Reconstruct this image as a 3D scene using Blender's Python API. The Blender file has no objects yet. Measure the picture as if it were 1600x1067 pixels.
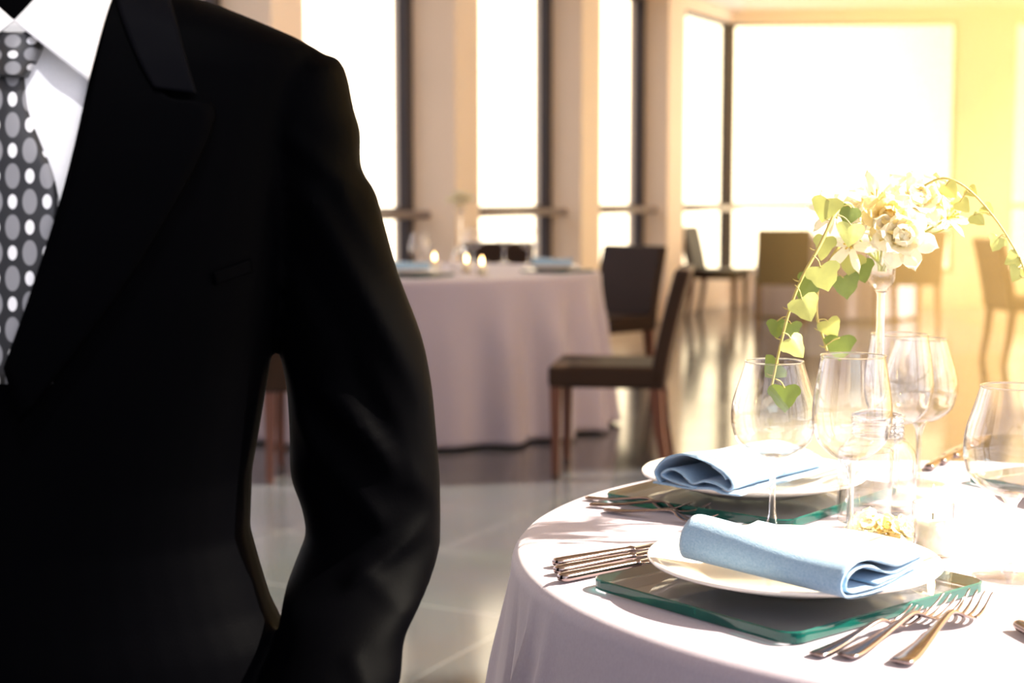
import bpy, math, random
from mathutils import Vector, Matrix
random.seed(7)
PI = math.pi
sc = bpy.context.scene
C = sc.collection
# ------------------------------------------------------------------ camera
F = 2400.0; H0 = 305.0; CZ = 1.13
pitch = math.atan((533.5 - H0) / F)
cam = bpy.data.objects.new('camera', bpy.data.cameras.new('camera'))
C.objects.link(cam)
cam.location = (0, 0, CZ)
cam.rotation_euler = (PI / 2 - pitch, 0, 0)
cam.data.sensor_width = 36.0
cam.data.lens = 36.0 * F / 1600.0
cam.data.clip_start = 0.05
cam.data.dof.use_dof = True
cam.data.dof.focus_distance = 1.58
cam.data.dof.aperture_fstop = 5.0
sc.camera = cam
# ------------------------------------------------------------------ world, sun, exposure
w = bpy.data.worlds.new('world'); sc.world = w; w.use_nodes = True
bg = w.node_tree.nodes['Background']
bg.inputs['Color'].default_value = (1.0, 0.96, 0.91, 1)
# the sky is brighter on the sun's side (right and ahead) than behind the camera
_nt = w.node_tree; _tc = _nt.nodes.new('ShaderNodeTexCoord')
_dp = _nt.nodes.new('ShaderNodeVectorMath'); _dp.operation = 'DOT_PRODUCT'; _dp.inputs[1].default_value = (0.62, 0.75, 0.2)
_nt.links.new(_tc.outputs['Generated'], _dp.inputs[0])
_mr = _nt.nodes.new('ShaderNodeMapRange'); _mr.inputs['From Min'].default_value = -0.7; _mr.inputs['From Max'].default_value = 0.5
_mr.inputs['To Min'].default_value = 0.62; _mr.inputs['To Max'].default_value = 3.3
_cm = _nt.nodes.new('ShaderNodeMix'); _cm.data_type = 'RGBA'; _cm.inputs['A'].default_value = (0.86, 0.86, 1.0, 1); _cm.inputs['B'].default_value = (1.0, 0.80, 0.50, 1)
_m2 = _nt.nodes.new('ShaderNodeMapRange'); _m2.inputs['From Min'].default_value = 0.1; _m2.inputs['From Max'].default_value = 0.85
_nt.links.new(_dp.outputs['Value'], _m2.inputs['Value']); _nt.links.new(_m2.outputs['Result'], _cm.inputs['Factor']); _nt.links.new(_cm.outputs['Result'], bg.inputs['Color'])
_nt.links.new(_dp.outputs['Value'], _mr.inputs['Value']); _nt.links.new(_mr.outputs['Result'], bg.inputs['Strength'])
SUN_DIR = Vector((0.88, 0.12, 0.76)).normalized()      # towards the sun
sun = bpy.data.objects.new('sun', bpy.data.lights.new('sun', 'SUN'))
C.objects.link(sun)
sun.data.energy = 20.0; sun.data.color = (1.0, 0.90, 0.74); sun.data.angle = math.radians(1.2)
sun.rotation_euler = SUN_DIR.to_track_quat('Z', 'Y').to_euler()
sun.location = (9, 3, 9)
sc.cycles.transparent_max_bounces = 40; sc.cycles.transmission_bounces = 16; sc.cycles.max_bounces = 16; sc.cycles.volume_bounces = 2
sc.view_settings.view_transform = 'Standard'
sc.view_settings.look = 'None'
sc.view_settings.gamma = 1.0
sc.view_settings.use_curve_mapping = False
sc.view_settings.exposure = 0.5

# added spot lamp without a fixture, whitens the man's shirt from above
spot = bpy.data.objects.new('ceiling_spot_light', bpy.data.lights.new('ceiling_spot_light', 'SPOT'))
C.objects.link(spot); spot.location = (-0.10, 0.15, 2.9)
spot.data.energy = 95; spot.data.spot_size = math.radians(17); spot.data.spot_blend = 0.5; spot.data.shadow_soft_size = 0.015
spot.data.color = (1, 0.98, 0.98)
spot.rotation_euler = (Vector((-0.10, 0.15, 2.9)) - Vector((-0.42, 1.2, 1.16))).to_track_quat('Z', 'Y').to_euler()

# ------------------------------------------------------------------ helpers
def P(u, v, z=None, Y=None):
    dx = (u - 800) / F; dy = (533.5 - v) / F
    d = Vector((dx, math.cos(pitch) + dy * math.sin(pitch), -math.sin(pitch) + dy * math.cos(pitch)))
    t = (z - CZ) / d.z if z is not None else Y / d.y
    return Vector((0, 0, CZ)) + d * t

class MB:
    def __init__(s): s.v = []; s.f = []; s.uv = None; s.crisp = False
    def add(s, vs, fs):
        o = len(s.v); s.v += [Vector(p) for p in vs]; s.f += [[o + i for i in f] for f in fs]; return s
    def box(s, c, d, rot=0.0, tilt=None):
        m = Matrix.Rotation(rot, 3, 'Z')
        if tilt is not None: m = m @ tilt
        vs = [m @ Vector((sx * d[0] / 2, sy * d[1] / 2, sz * d[2] / 2)) + Vector(c)
              for sx in (-1, 1) for sy in (-1, 1) for sz in (-1, 1)]
        return s.add(vs, [(0, 1, 3, 2), (4, 6, 7, 5), (0, 4, 5, 1), (2, 3, 7, 6), (0, 2, 6, 4), (1, 5, 7, 3)])
    def loft(s, rings, cap=True, close=True):
        n = len(rings[0]); o = len(s.v)
        for r in rings: s.v += [Vector(p) for p in r]
        for i in range(len(rings) - 1):
            for j in range(n if close else n - 1):
                k = (j + 1) % n
                s.f.append([o + i * n + j, o + i * n + k, o + (i + 1) * n + k, o + (i + 1) * n + j])
        if cap and close:
            s.f.append([o + j for j in range(n)][::-1])
            s.f.append([o + (len(rings) - 1) * n + j for j in range(n)])
        return s
    def lathe(s, prof, n=48, c=(0, 0, 0), cap=True):
        rings = [[(c[0] + r * math.cos(2 * PI * j / n), c[1] + r * math.sin(2 * PI * j / n), c[2] + z) for j in range(n)] for r, z in prof]
        return s.loft(rings, cap)
    def tube(s, pts, rad, n=8):
        pts = [Vector(p) for p in pts]; rings = []
        for i, p in enumerate(pts):
            a = pts[max(i - 1, 0)]; b = pts[min(i + 1, len(pts) - 1)]
            t = (b - a).normalized()
            up = Vector((0, 0, 1)) if abs(t.z) < 0.9 else Vector((0, 1, 0))
            x = t.cross(up).normalized(); y = t.cross(x).normalized()
            r = rad[i] if isinstance(rad, (list, tuple)) else rad
            rings.append([p + x * r * math.cos(2 * PI * j / n) + y * r * math.sin(2 * PI * j / n) for j in range(n)])
        return s.loft(rings)
    def build(s, name, mat, parent=None, world=False, smooth=True, bevel=0.0, sub=0, auto=None, remesh=0.0):
        off = Vector((0, 0, 0))
        q = parent
        while world and q is not None:
            off = off + q.matrix_basis.to_translation(); q = q.parent
        me = bpy.data.meshes.new(name)
        me.from_pydata([tuple(p - off) for p in s.v], [], s.f)
        if s.uv:
            lay = me.uv_layers.new(name='UVMap')
            for l in me.loops: lay.data[l.index].uv = s.uv[l.vertex_index]
        me.validate(); me.update()
        me.materials.append(mat)
        if smooth:
            me.shade_smooth()
        o = bpy.data.objects.new(name, me); C.objects.link(o)
        if parent is not None: o.parent = parent
        if remesh:
            m = o.modifiers.new('r', 'REMESH'); m.mode = 'VOXEL'; m.voxel_size = remesh; m.use_smooth_shade = True
            m = o.modifiers.new('s', 'SMOOTH'); m.iterations = 3; m.factor = 0.5
        if bevel:
            m = o.modifiers.new('b', 'BEVEL'); m.width = bevel; m.segments = 3; m.limit_method = 'ANGLE'; m.angle_limit = 0.6
            m.harden_normals = True
        if sub:
            m = o.modifiers.new('u', 'SUBSURF'); m.levels = sub; m.render_levels = sub
        return o

def fix_normals(o):
    import bmesh
    b = bmesh.new(); b.from_mesh(o.data); bmesh.ops.recalc_face_normals(b, faces=b.faces); b.to_mesh(o.data); b.free()
    return o

def tag(o, label=None, cat=None, group=None, kind=None):
    if label: o['label'] = label
    if cat: o['category'] = cat
    if group: o['group'] = group
    if kind: o['kind'] = kind
    return o
def empty(name, loc, rz=0.0):
    o = bpy.data.objects.new(name, None); C.objects.link(o); o.location = loc; o.rotation_euler = (0, 0, rz)
    o.empty_display_size = 0.05
    return o
def copy_tree(o, parent=None):
    c = o.copy(); C.objects.link(c); c.parent = parent
    for ch in list(o.children): copy_tree(ch, c)
    return c
def place(o, loc, rz=None):
    o.location = loc
    if rz is not None: o.rotation_euler = (0, 0, rz)
    return o

# ------------------------------------------------------------------ materials
def new_mat(name):
    m = bpy.data.materials.new(name); m.use_nodes = True
    nt = m.node_tree; b = nt.nodes['Principled BSDF']
    return m, nt, b
def pmat(name, col, rough=0.5, metal=0.0, sheen=0.0, noise=0.0, nscale=20.0, bump=0.0, bscale=300.0, spec=0.5, trans=0.0, ior=1.45, sss=0.0, emit=None, estr=0.0, coat=0.0):
    m, nt, b = new_mat(name)
    b.inputs['Base Color'].default_value = (*col, 1)
    b.inputs['Roughness'].default_value = rough
    b.inputs['Metallic'].default_value = metal
    b.inputs['Specular IOR Level'].default_value = spec
    b.inputs['IOR'].default_value = ior
    b.inputs['Transmission Weight'].default_value = trans
    b.inputs['Coat Weight'].default_value = coat
    if sheen:
        b.inputs['Sheen Weight'].default_value = sheen; b.inputs['Sheen Roughness'].default_value = 0.4
    if sss:
        b.inputs['Subsurface Weight'].default_value = sss; b.inputs['Subsurface Radius'].default_value = (0.02, 0.012, 0.006)
    if emit:
        b.inputs['Emission Color'].default_value = (*emit, 1); b.inputs['Emission Strength'].default_value = estr
    tc = nt.nodes.new('ShaderNodeTexCoord')
    if noise:
        n = nt.nodes.new('ShaderNodeTexNoise'); n.inputs['Scale'].default_value = nscale; n.inputs['Detail'].default_value = 4
        nt.links.new(tc.outputs['Object'], n.inputs['Vector'])
        r = nt.nodes.new('ShaderNodeMapRange'); r.inputs['To Min'].default_value = 1 - noise; r.inputs['To Max'].default_value = 1 + noise
        nt.links.new(n.outputs['Fac'], r.inputs['Value'])
        h = nt.nodes.new('ShaderNodeHueSaturation'); h.inputs['Color'].default_value = (*col, 1)
        nt.links.new(r.outputs['Result'], h.inputs['Value'])
        nt.links.new(h.outputs['Color'], b.inputs['Base Color'])
    if bump:
        n = nt.nodes.new('ShaderNodeTexNoise'); n.inputs['Scale'].default_value = bscale; n.inputs['Detail'].default_value = 3
        nt.links.new(tc.outputs['Object'], n.inputs['Vector'])
        bp = nt.nodes.new('ShaderNodeBump'); bp.inputs['Strength'].default_value = bump; bp.inputs['Distance'].default_value = 0.002
        nt.links.new(n.outputs['Fac'], bp.inputs['Height']); nt.links.new(bp.outputs['Normal'], b.inputs['Normal'])
    return m
def weave(name, col, col2, scale, rough=0.8, bump=0.4, sheen=0.2, dist=0.001):
    m, nt, b = new_mat(name)
    tc = nt.nodes.new('ShaderNodeTexCoord')
    outs = []
    for k in ((6, 1, 1), (1, 6, 1)):
        mp = nt.nodes.new('ShaderNodeMapping'); mp.inputs['Scale'].default_value = k; nt.links.new(tc.outputs['Object'], mp.inputs['Vector'])
        wv = nt.nodes.new('ShaderNodeTexNoise'); wv.inputs['Scale'].default_value = scale * 0.7; wv.inputs['Detail'].default_value = 2
        nt.links.new(mp.outputs[0], wv.inputs['Vector']); outs.append(wv.outputs['Fac'])
    n = nt.nodes.new('ShaderNodeTexNoise'); n.inputs['Scale'].default_value = scale * 1.3; n.inputs['Detail'].default_value = 5
    nt.links.new(tc.outputs['Object'], n.inputs['Vector'])
    a = nt.nodes.new('ShaderNodeMath'); a.operation = 'ADD'; nt.links.new(outs[0], a.inputs[0]); nt.links.new(outs[1], a.inputs[1])
    a2 = nt.nodes.new('ShaderNodeMath'); a2.operation = 'ADD'; nt.links.new(a.outputs[0], a2.inputs[0]); nt.links.new(n.outputs['Fac'], a2.inputs[1])
    mx = nt.nodes.new('ShaderNodeMix'); mx.data_type = 'RGBA'
    mx.inputs['A'].default_value = (*col, 1); mx.inputs['B'].default_value = (*col2, 1)
    mr = nt.nodes.new('ShaderNodeMapRange'); mr.inputs['From Min'].default_value = 1.0; mr.inputs['From Max'].default_value = 2.0
    nt.links.new(a2.outputs[0], mr.inputs['Value']); nt.links.new(mr.outputs['Result'], mx.inputs['Factor'])
    nt.links.new(mx.outputs['Result'], b.inputs['Base Color'])
    bp = nt.nodes.new('ShaderNodeBump'); bp.inputs['Strength'].default_value = bump; bp.inputs['Distance'].default_value = dist
    nt.links.new(a2.outputs[0], bp.inputs['Height']); nt.links.new(bp.outputs['Normal'], b.inputs['Normal'])
    b.inputs['Roughness'].default_value = rough; b.inputs['Sheen Weight'].default_value = sheen
    return m
def thin_glass(name, tint=(1, 1, 1), edge=(0.62, 0.56, 0.5), refl=1.0, edgepow=3.0):
    m = bpy.data.materials.new(name); m.use_nodes = True; nt = m.node_tree; nt.nodes.clear()
    out = nt.nodes.new('ShaderNodeOutputMaterial')
    lw = nt.nodes.new('ShaderNodeLayerWeight'); lw.inputs['Blend'].default_value = 0.5
    pw = nt.nodes.new('ShaderNodeMath'); pw.operation = 'POWER'; pw.inputs[1].default_value = edgepow
    nt.links.new(lw.outputs['Facing'], pw.inputs[0])
    mx = nt.nodes.new('ShaderNodeMix'); mx.data_type = 'RGBA'; mx.inputs['A'].default_value = (*tint, 1); mx.inputs['B'].default_value = (*edge, 1)
    nt.links.new(pw.outputs[0], mx.inputs['Factor'])
    tr = nt.nodes.new('ShaderNodeBsdfTransparent'); nt.links.new(mx.outputs['Result'], tr.inputs['Color'])
    gl = nt.nodes.new('ShaderNodeBsdfGlossy'); gl.inputs['Roughness'].default_value = 0.02
    fr = nt.nodes.new('ShaderNodeMath'); fr.operation = 'POWER'; fr.inputs[1].default_value = 4.0      # Schlick's curve, both sides alike
    nt.links.new(lw.outputs['Facing'], fr.inputs[0])
    ml = nt.nodes.new('ShaderNodeMath'); ml.operation = 'MULTIPLY_ADD'; ml.inputs[1].default_value = 0.95 * refl; ml.inputs[2].default_value = 0.06 * refl; ml.use_clamp = True
    nt.links.new(fr.outputs[0], ml.inputs[0])
    ms = nt.nodes.new('ShaderNodeMixShader'); nt.links.new(ml.outputs[0], ms.inputs['Fac'])
    nt.links.new(tr.outputs[0], ms.inputs[1]); nt.links.new(gl.outputs[0], ms.inputs[2]); nt.links.new(ms.outputs[0], out.inputs['Surface'])
    return m
def slab_glass(name, col, density):
    m, nt, b = new_mat(name)
    b.inputs['Transmission Weight'].default_value = 1.0; b.inputs['Roughness'].default_value = 0.0; b.inputs['IOR'].default_value = 1.5
    va = nt.nodes.new('ShaderNodeVolumeAbsorption'); va.inputs['Color'].default_value = (*col, 1); va.inputs['Density'].default_value = density
    nt.links.new(va.outputs[0], nt.nodes['Material Output'].inputs['Volume'])
    return m

M = {}
M['wall'] = pmat('wall_plaster', (0.90, 0.74, 0.56), 0.7, noise=0.04, nscale=2.0, bump=0.1, bscale=60)
M['ceil'] = pmat('ceiling_paint', (0.78, 0.70, 0.58), 0.7, noise=0.02, nscale=2.0)
M['frame'] = pmat('window_frame_metal', (0.055, 0.042, 0.036), 0.4, noise=0.15, nscale=5)
M['rail'] = pmat('rail_metal', (0.30, 0.25, 0.22), 0.35, metal=0.3)
M['pane'] = thin_glass('window_glass', refl=0.3, edge=(0.95, 0.95, 0.94), edgepow=6)
M['cloth'] = weave('tablecloth_linen', (0.33, 0.285, 0.34), (0.38, 0.33, 0.39), 260, 0.62, 0.08, 0.25)
M['napkin'] = weave('blue_linen', (0.19, 0.35, 0.53), (0.37, 0.53, 0.68), 420, 0.85, 0.5, 0.35, 0.0006)
M['china'] = pmat('white_china', (0.86, 0.80, 0.72), 0.12, spec=0.5, coat=0.3)
M['bowl'] = thin_glass('wine_glass_bowl', refl=1.1, edge=(0.55, 0.46, 0.38), edgepow=7)
M['glass'] = slab_glass('solid_clear_glass', (0.95, 0.95, 0.9), 0.5)
M['green_glass'] = slab_glass('green_edged_glass', (0.02, 0.62, 0.42), 14.0)
M['mat_glass'] = thin_glass('placemat_glass', tint=(0.84, 0.87, 0.88), edge=(0.66, 0.74, 0.74), refl=1.0, edgepow=5)
M['mat_edge'] = pmat('green_glass_edge', (0.003, 0.085, 0.068), 0.08, trans=0.35, noise=0.7, nscale=25)
M['steel'] = pmat('polished_steel', (0.30, 0.235, 0.22), 0.15, metal=1.0)
M['chair'] = pmat('dark_brown_leather', (0.026, 0.013, 0.007), 0.5, noise=0.15, nscale=8, bump=0.15, bscale=200, spec=0.2)
M['leg'] = pmat('dark_stained_wood', (0.10, 0.035, 0.018), 0.35, noise=0.3, nscale=12)
M['wax'] = pmat('ivory_wax', (0.9, 0.82, 0.6), 0.5, sss=0.3)
M['flame'] = pmat('candle_flame', (1, 0.7, 0.3), 0.5, emit=(1.0, 0.62, 0.25), estr=22)
M['wick'] = pmat('wick', (0.03, 0.02, 0.02), 0.9)
M['petal'] = pmat('cream_petal', (0.93, 0.88, 0.70), 0.55, sss=0.15, noise=0.06, nscale=30)
M['petal_y'] = pmat('yellow_petal', (0.93, 0.80, 0.42), 0.55, sss=0.15, noise=0.12, nscale=40)
M['stamen'] = pmat('yellow_stamen', (0.75, 0.5, 0.08), 0.6)
M['leafg'] = pmat('ivy_leaf_green', (0.20, 0.26, 0.055), 0.42, noise=0.35, nscale=45, bump=0.3, bscale=120, sss=0.0)
M['leafl'] = pmat('ivy_leaf_pale', (0.50, 0.52, 0.16), 0.45, noise=0.25, nscale=45, bump=0.3, bscale=120)
M['stem'] = pmat('ivy_stem', (0.52, 0.42, 0.13), 0.55, noise=0.3, nscale=60)
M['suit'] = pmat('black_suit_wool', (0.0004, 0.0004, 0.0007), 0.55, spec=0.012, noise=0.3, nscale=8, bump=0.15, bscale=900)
M['satin'] = pmat('black_collar_cloth', (0.002, 0.002, 0.003), 0.6, spec=0.02)
M['shirt'] = weave('white_shirt_cotton', (0.80, 0.80, 0.82), (0.86, 0.86, 0.87), 500, 0.7, 0.1, 0.1)
M['skin'] = pmat('skin', (0.45, 0.28, 0.20), 0.5, sss=0.1)
M['hair'] = pmat('dark_hair', (0.02, 0.014, 0.01), 0.5)
M['shoe'] = pmat('black_shoe_leather', (0.006, 0.006, 0.006), 0.2)
M['button'] = pmat('button', (0.01, 0.01, 0.01), 0.3)
# petals and leaves let light through
for k in ('petal', 'petal_y', 'leafg', 'leafl'):
    nt = M[k].node_tree; b = nt.nodes['Principled BSDF']; out = nt.nodes['Material Output']
    tl = nt.nodes.new('ShaderNodeBsdfTranslucent')
    src = b.inputs['Base Color'].links[0].from_socket
    nt.links.new(src, tl.inputs['Color'])
    ms = nt.nodes.new('ShaderNodeMixShader'); ms.inputs['Fac'].default_value = 0.5 if 'petal' in k else 0.35
    nt.links.new(b.outputs[0], ms.inputs[1]); nt.links.new(tl.outputs[0], ms.inputs[2]); nt.links.new(ms.outputs[0], out.inputs['Surface'])
M['stem_glass'] = slab_glass('stem_glass', (1, 1, 1), 0.0)
_nt = M['stem_glass'].node_tree; _t = _nt.nodes.new('ShaderNodeBsdfTransparent'); _m = _nt.nodes.new('ShaderNodeMixShader'); _m.inputs['Fac'].default_value = 0.45
_nt.links.new(_nt.nodes['Principled BSDF'].outputs[0], _m.inputs[1]); _nt.links.new(_t.outputs[0], _m.inputs[2]); _nt.links.new(_m.outputs[0], _nt.nodes['Material Output'].inputs['Surface'])
def floor_mat():
    m, nt, b = new_mat('polished_floor_tiles')
    tc = nt.nodes.new('ShaderNodeTexCoord')
    mp = nt.nodes.new('ShaderNodeMapping'); mp.inputs['Rotation'].default_value = (0, 0, math.radians(27))
    nt.links.new(tc.outputs['Object'], mp.inputs['Vector'])
    br = nt.nodes.new('ShaderNodeTexBrick'); br.offset = 0.0; br.inputs['Scale'].default_value = 1.0
    br.inputs['Brick Width'].default_value = 0.6; br.inputs['Row Height'].default_value = 0.6; br.inputs['Mortar Size'].default_value = 0.004
    br.inputs['Color1'].default_value = (0.040, 0.044, 0.054, 1); br.inputs['Color2'].default_value = (0.052, 0.056, 0.066, 1); br.inputs['Mortar'].default_value = (0.11, 0.11, 0.12, 1)
    nt.links.new(mp.outputs[0], br.inputs['Vector'])
    n = nt.nodes.new('ShaderNodeTexNoise'); n.inputs['Scale'].default_value = 2.5; n.inputs['Detail'].default_value = 6
    nt.links.new(tc.outputs['Object'], n.inputs['Vector'])
    mx = nt.nodes.new('ShaderNodeMix'); mx.data_type = 'RGBA'; mx.blend_type = 'OVERLAY'; mx.inputs['Factor'].default_value = 0.35
    nt.links.new(br.outputs['Color'], mx.inputs['A']); nt.links.new(n.outputs['Color'], mx.inputs['B'])
    hs = nt.nodes.new('ShaderNodeHueSaturation'); hs.inputs['Saturation'].default_value = 0.5; nt.links.new(mx.outputs['Result'], hs.inputs['Color'])
    nt.links.new(hs.outputs[0], b.inputs['Base Color'])
    b.inputs['Specular IOR Level'].default_value = 0.4
    mr = nt.nodes.new('ShaderNodeMapRange'); mr.inputs['To Min'].default_value = 0.06; mr.inputs['To Max'].default_value = 0.2
    nt.links.new(n.outputs['Fac'], mr.inputs['Value']); nt.links.new(mr.outputs[0], b.inputs['Roughness'])
    return m
M['floor'] = floor_mat()
def tie_mat():
    m, nt, b = new_mat('spotted_silk_tie')
    uv = nt.nodes.new('ShaderNodeUVMap'); uv.uv_map = 'UVMap'
    sp = nt.nodes.new('ShaderNodeSeparateXYZ'); nt.links.new(uv.outputs[0], sp.inputs[0])
    def mth(op, a, bb=None, clamp=False):
        n = nt.nodes.new('ShaderNodeMath'); n.operation = op; n.use_clamp = clamp
        for i, x in enumerate((a, bb)):
            if x is None: continue
            if isinstance(x, (int, float)): n.inputs[i].default_value = x
            else: nt.links.new(x, n.inputs[i])
        return n.outputs[0]
    X = sp.outputs[0]; Y = sp.outputs[1]                  # in cells
    fx = mth('SUBTRACT', mth('FRACT', X), 0.5); fy = mth('SUBTRACT', mth('FRACT', Y), 0.5)
    par = mth('MODULO', mth('ADD', mth('FLOOR', X), mth('FLOOR', Y)), 2.0)
    par = mth('ABSOLUTE', par)
    def spot(rx, ry):
        a = mth('POWER', mth('ABSOLUTE', mth('DIVIDE', fx, rx)), 2.0); c = mth('POWER', mth('ABSOLUTE', mth('DIVIDE', fy, ry)), 2.0)
        d = mth('ADD', a, c)
        return mth('MULTIPLY', mth('SUBTRACT', 1.25, d), 4.0, True)
    big = mth('MULTIPLY', spot(0.40, 0.47), mth('SUBTRACT', 1.0, par))
    small = mth('MULTIPLY', spot(0.25, 0.27), par)
    m1 = nt.nodes.new('ShaderNodeMix'); m1.data_type = 'RGBA'; m1.inputs['A'].default_value = (0.012, 0.012, 0.014, 1); m1.inputs['B'].default_value = (0.22, 0.22, 0.235, 1)
    nt.links.new(big, m1.inputs['Factor'])
    m2 = nt.nodes.new('ShaderNodeMix'); m2.data_type = 'RGBA'; m2.inputs['B'].default_value = (0.78, 0.78, 0.8, 1)
    nt.links.new(small, m2.inputs['Factor']); nt.links.new(m1.outputs['Result'], m2.inputs['A'])
    nt.links.new(m2.outputs['Result'], b.inputs['Base Color'])
    b.inputs['Roughness'].default_value = 0.4
    return m
M['tie'] = tie_mat()

# ------------------------------------------------------------------ structure
ZC = 3.0
def st(mb, name, mat, parent=None, **k):
    o = mb.build(name, mat, parent, smooth=False, **k)
    if parent is None: o['kind'] = 'structure'
    return o
XR = 5.35; YF = 16.0
def WL(Y): return Vector((2.23 - (YF - Y) * 0.518, Y, 0))        # left wall glass line
wd = Vector((0.518, 1, 0)).normalized(); wn = Vector((wd.y, -wd.x, 0))
mb = MB(); mb.add([(-12, -5, 0), (XR + 0.3, -5, 0), (XR + 0.3, YF + 0.5, 0), (-12, YF + 0.5, 0), (-12, -5, -0.15), (XR + 0.3, -5, -0.15), (XR + 0.3, YF + 0.5, -0.15), (-12, YF + 0.5, -0.15)],
                  [(0, 1, 2, 3), (7, 6, 5, 4), (0, 4, 5, 1), (1, 5, 6, 2), (2, 6, 7, 3), (3, 7, 4, 0)])
st(mb, 'floor', M['floor'])
ZH = 6.0; YS = 12.0        # ceiling steps down to ZC at YS; unseen part raised to admit the sun
def lid(y0, y1, z, th, name='ceiling', ob=None):
    mb = ob or MB(); a, b_ = WL(y0), WL(y1)
    mb.add([(a.x - .3, y0, z), (XR + .3, y0, z), (XR + .3, y1, z), (b_.x - .3, y1, z)] + [(a.x - .3, y0, z + th), (XR + .3, y0, z + th), (XR + .3, y1, z + th), (b_.x - .3, y1, z + th)],
       [(3, 2, 1, 0), (4, 5, 6, 7), (0, 1, 5, 4), (1, 2, 6, 5), (2, 3, 7, 6), (3, 0, 4, 7)])
    return mb
cm = lid(-4, YS, ZH, 0.2); lid(YS, YF + .3, ZC, ZH - ZC + 0.2, ob=cm)
st(cm, 'ceiling', M['ceil'])
# far wall: slightly turned, from the corner to the right wall
FD = Vector((1, -0.10, 0)).normalized(); FN = Vector((FD.y, -FD.x, 0)) * 1     # FN points into the room (-y)
FO = WL(YF)
def seg(mb, o, d, n, a, b, z0, z1, t0, t1):      # box along direction d between a..b, thickness t0..t1 along n
    vs = []
    for s in (a, b):
        for t in (t0, t1):
            for z in (z0, z1):
                p = o + d * s + n * t; vs.append((p.x, p.y, z))
    mb.add(vs, [(0, 1, 3, 2), (4, 6, 7, 5), (0, 4, 5, 1), (2, 3, 7, 6), (0, 2, 6, 4), (1, 5, 7, 3)])
SILL = 0.34; HEAD = 2.88
flen = (XR - FO.x) / FD.x
def fs(u):      # distance along the far wall that shows at pixel column u
    k = (u - 800) / F
    # X = k * Y (small pitch): FO.x + FD.x s = k (FO.y + FD.y s)
    return (k * FO.y * 1.0 - FO.x) / (FD.x - k * FD.y)
mb = MB(); seg(mb, FO, FD, FN, -0.1, flen, 0, SILL, -0.15, 0.12); seg(mb, FO, FD, FN, -0.1, flen, HEAD, ZC, -0.15, 0.12)
seg(mb, FO, FD, FN, fs(1487), fs(1572), SILL, HEAD, -0.15, 0.10)
st(mb, 'wall_far', M['wall'])
mb = MB(); seg(mb, WL(-4), wd, wn, 0, (WL(YF) - WL(-4)).length, 0, SILL, -0.15, 0.06); seg(mb, WL(-4), wd, wn, 0, (WL(YF) - WL(-4)).length, HEAD, ZH, -0.15, 0.06)
st(mb, 'wall_left', M['wall'])
def solve_pillar(ua, ub, uc):
    ka, kb, kc = [(u - 800) / F for u in (ua, ub, uc)]
    # start on the wall line: X = ka*Y
    Y = (2.23 - 0.518 * YF) / (ka - 0.518); A = WL(Y)
    s = (kb * A.y - A.x) / (wn.x - kb * wn.y)
    B = A + wn * s
    t = (kc * B.y - B.x) / (wd.x - kc * wd.y)
    return A, s, t
pill = []
for tr in ((640, 712, 750), (856, 908, 938), (1000, 1042, 1068)):
    A, s, t = solve_pillar(*tr); pill.append((A, s, t)); print('pillar', A, round(s, 3), round(t, 3))
A0 = pill[0][0]
base = (A0 - WL(-4)).length
starts = [(A - WL(-4)).length for A, s, t in pill]
st0 = starts[0] - 2.03
extra = [st0, st0 - 2.3, st0 - 4.6, st0 - 6.9]
cols = [(x, 0.37, 0.31) for x in extra if x > 0] + [(starts[i], min(max(pill[i][1], .25), .45), min(max(pill[i][2], .22), .42)) for i in range(3)]
cols.sort()
O = WL(-4); total = (WL(YF) - O).length
n = 1
for (x, s, t) in cols:
    mb = MB(); seg(mb, O, wd, wn, x, x + t, 0, ZH if (O + wd * x).y < YS - 0.4 else ZC, -0.12, s)
    tag(st(mb, 'trim_%d' % n, M['wall'], bevel=0.006)); n += 1
# corner post and the frames
wi = 1
def window(o, d, nrm, a, b, rail=True, post=0.055):
    global wi
    mid = o + d * ((a + b) / 2)
    e = empty('window_%d' % wi, (mid.x, mid.y, SILL)); e['kind'] = 'structure'; wi += 1
    f = MB()
    seg(f, o, d, nrm, a, a + 0.03, SILL, HEAD, -0.05, 0.04); seg(f, o, d, nrm, b - post * 1.2, b, SILL, HEAD, -0.04, 0.035)
    seg(f, o, d, nrm, a, b, SILL, SILL + 0.04, -0.05, 0.05); seg(f, o, d, nrm, a, b, HEAD - 0.03, HEAD, -0.05, 0.04)
    seg(f, o, d, nrm, a, b, 1.00, 1.05, -0.04, 0.04)
    f.build('frame', M['frame'], e, world=True, smooth=False)
    g = MB(); seg(g, o, d, nrm, a + 0.03, b - 0.05, SILL + .04, HEAD - .03, -0.006, 0.0)
    g.build('pane', M['pane'], e, world=True, smooth=False)
    if rail:
        p0 = o + d * (a - 0.02) + nrm * 0.14; p1 = o + d * (b + 0.0) + nrm * 0.14
        r = MB().tube([(p0.x, p0.y, 1.0), (p1.x, p1.y, 1.0)], 0.028, 12)
        for q in (p0, p1): r.tube([(q.x, q.y, 1.0), tuple(q - nrm * 0.12 + Vector((0, 0, 1.0)))], 0.018, 8)
        r.build('rail', M['rail'], e, world=True)
prev = 0.3
for (x, s, t) in cols:
    if x - prev > 0.5: window(O, wd, wn, prev, x)
    prev = x + t
window(O, wd, wn, prev, total - 0.05)
window(FO, FD, FN, 0.02, fs(1487), rail=False, post=0.03)
window(FO, FD, FN, fs(1572), flen, rail=False, post=0.03)
for (u0, u1) in ((1140, 1487), (1572, 1612)):
    pass
mb = MB(); seg(mb, FO, FD, FN, -0.07, 0.06, SILL, HEAD, -0.1, 0.08); st(mb, 'trim_%d' % n, M['frame']); n += 1
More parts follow.
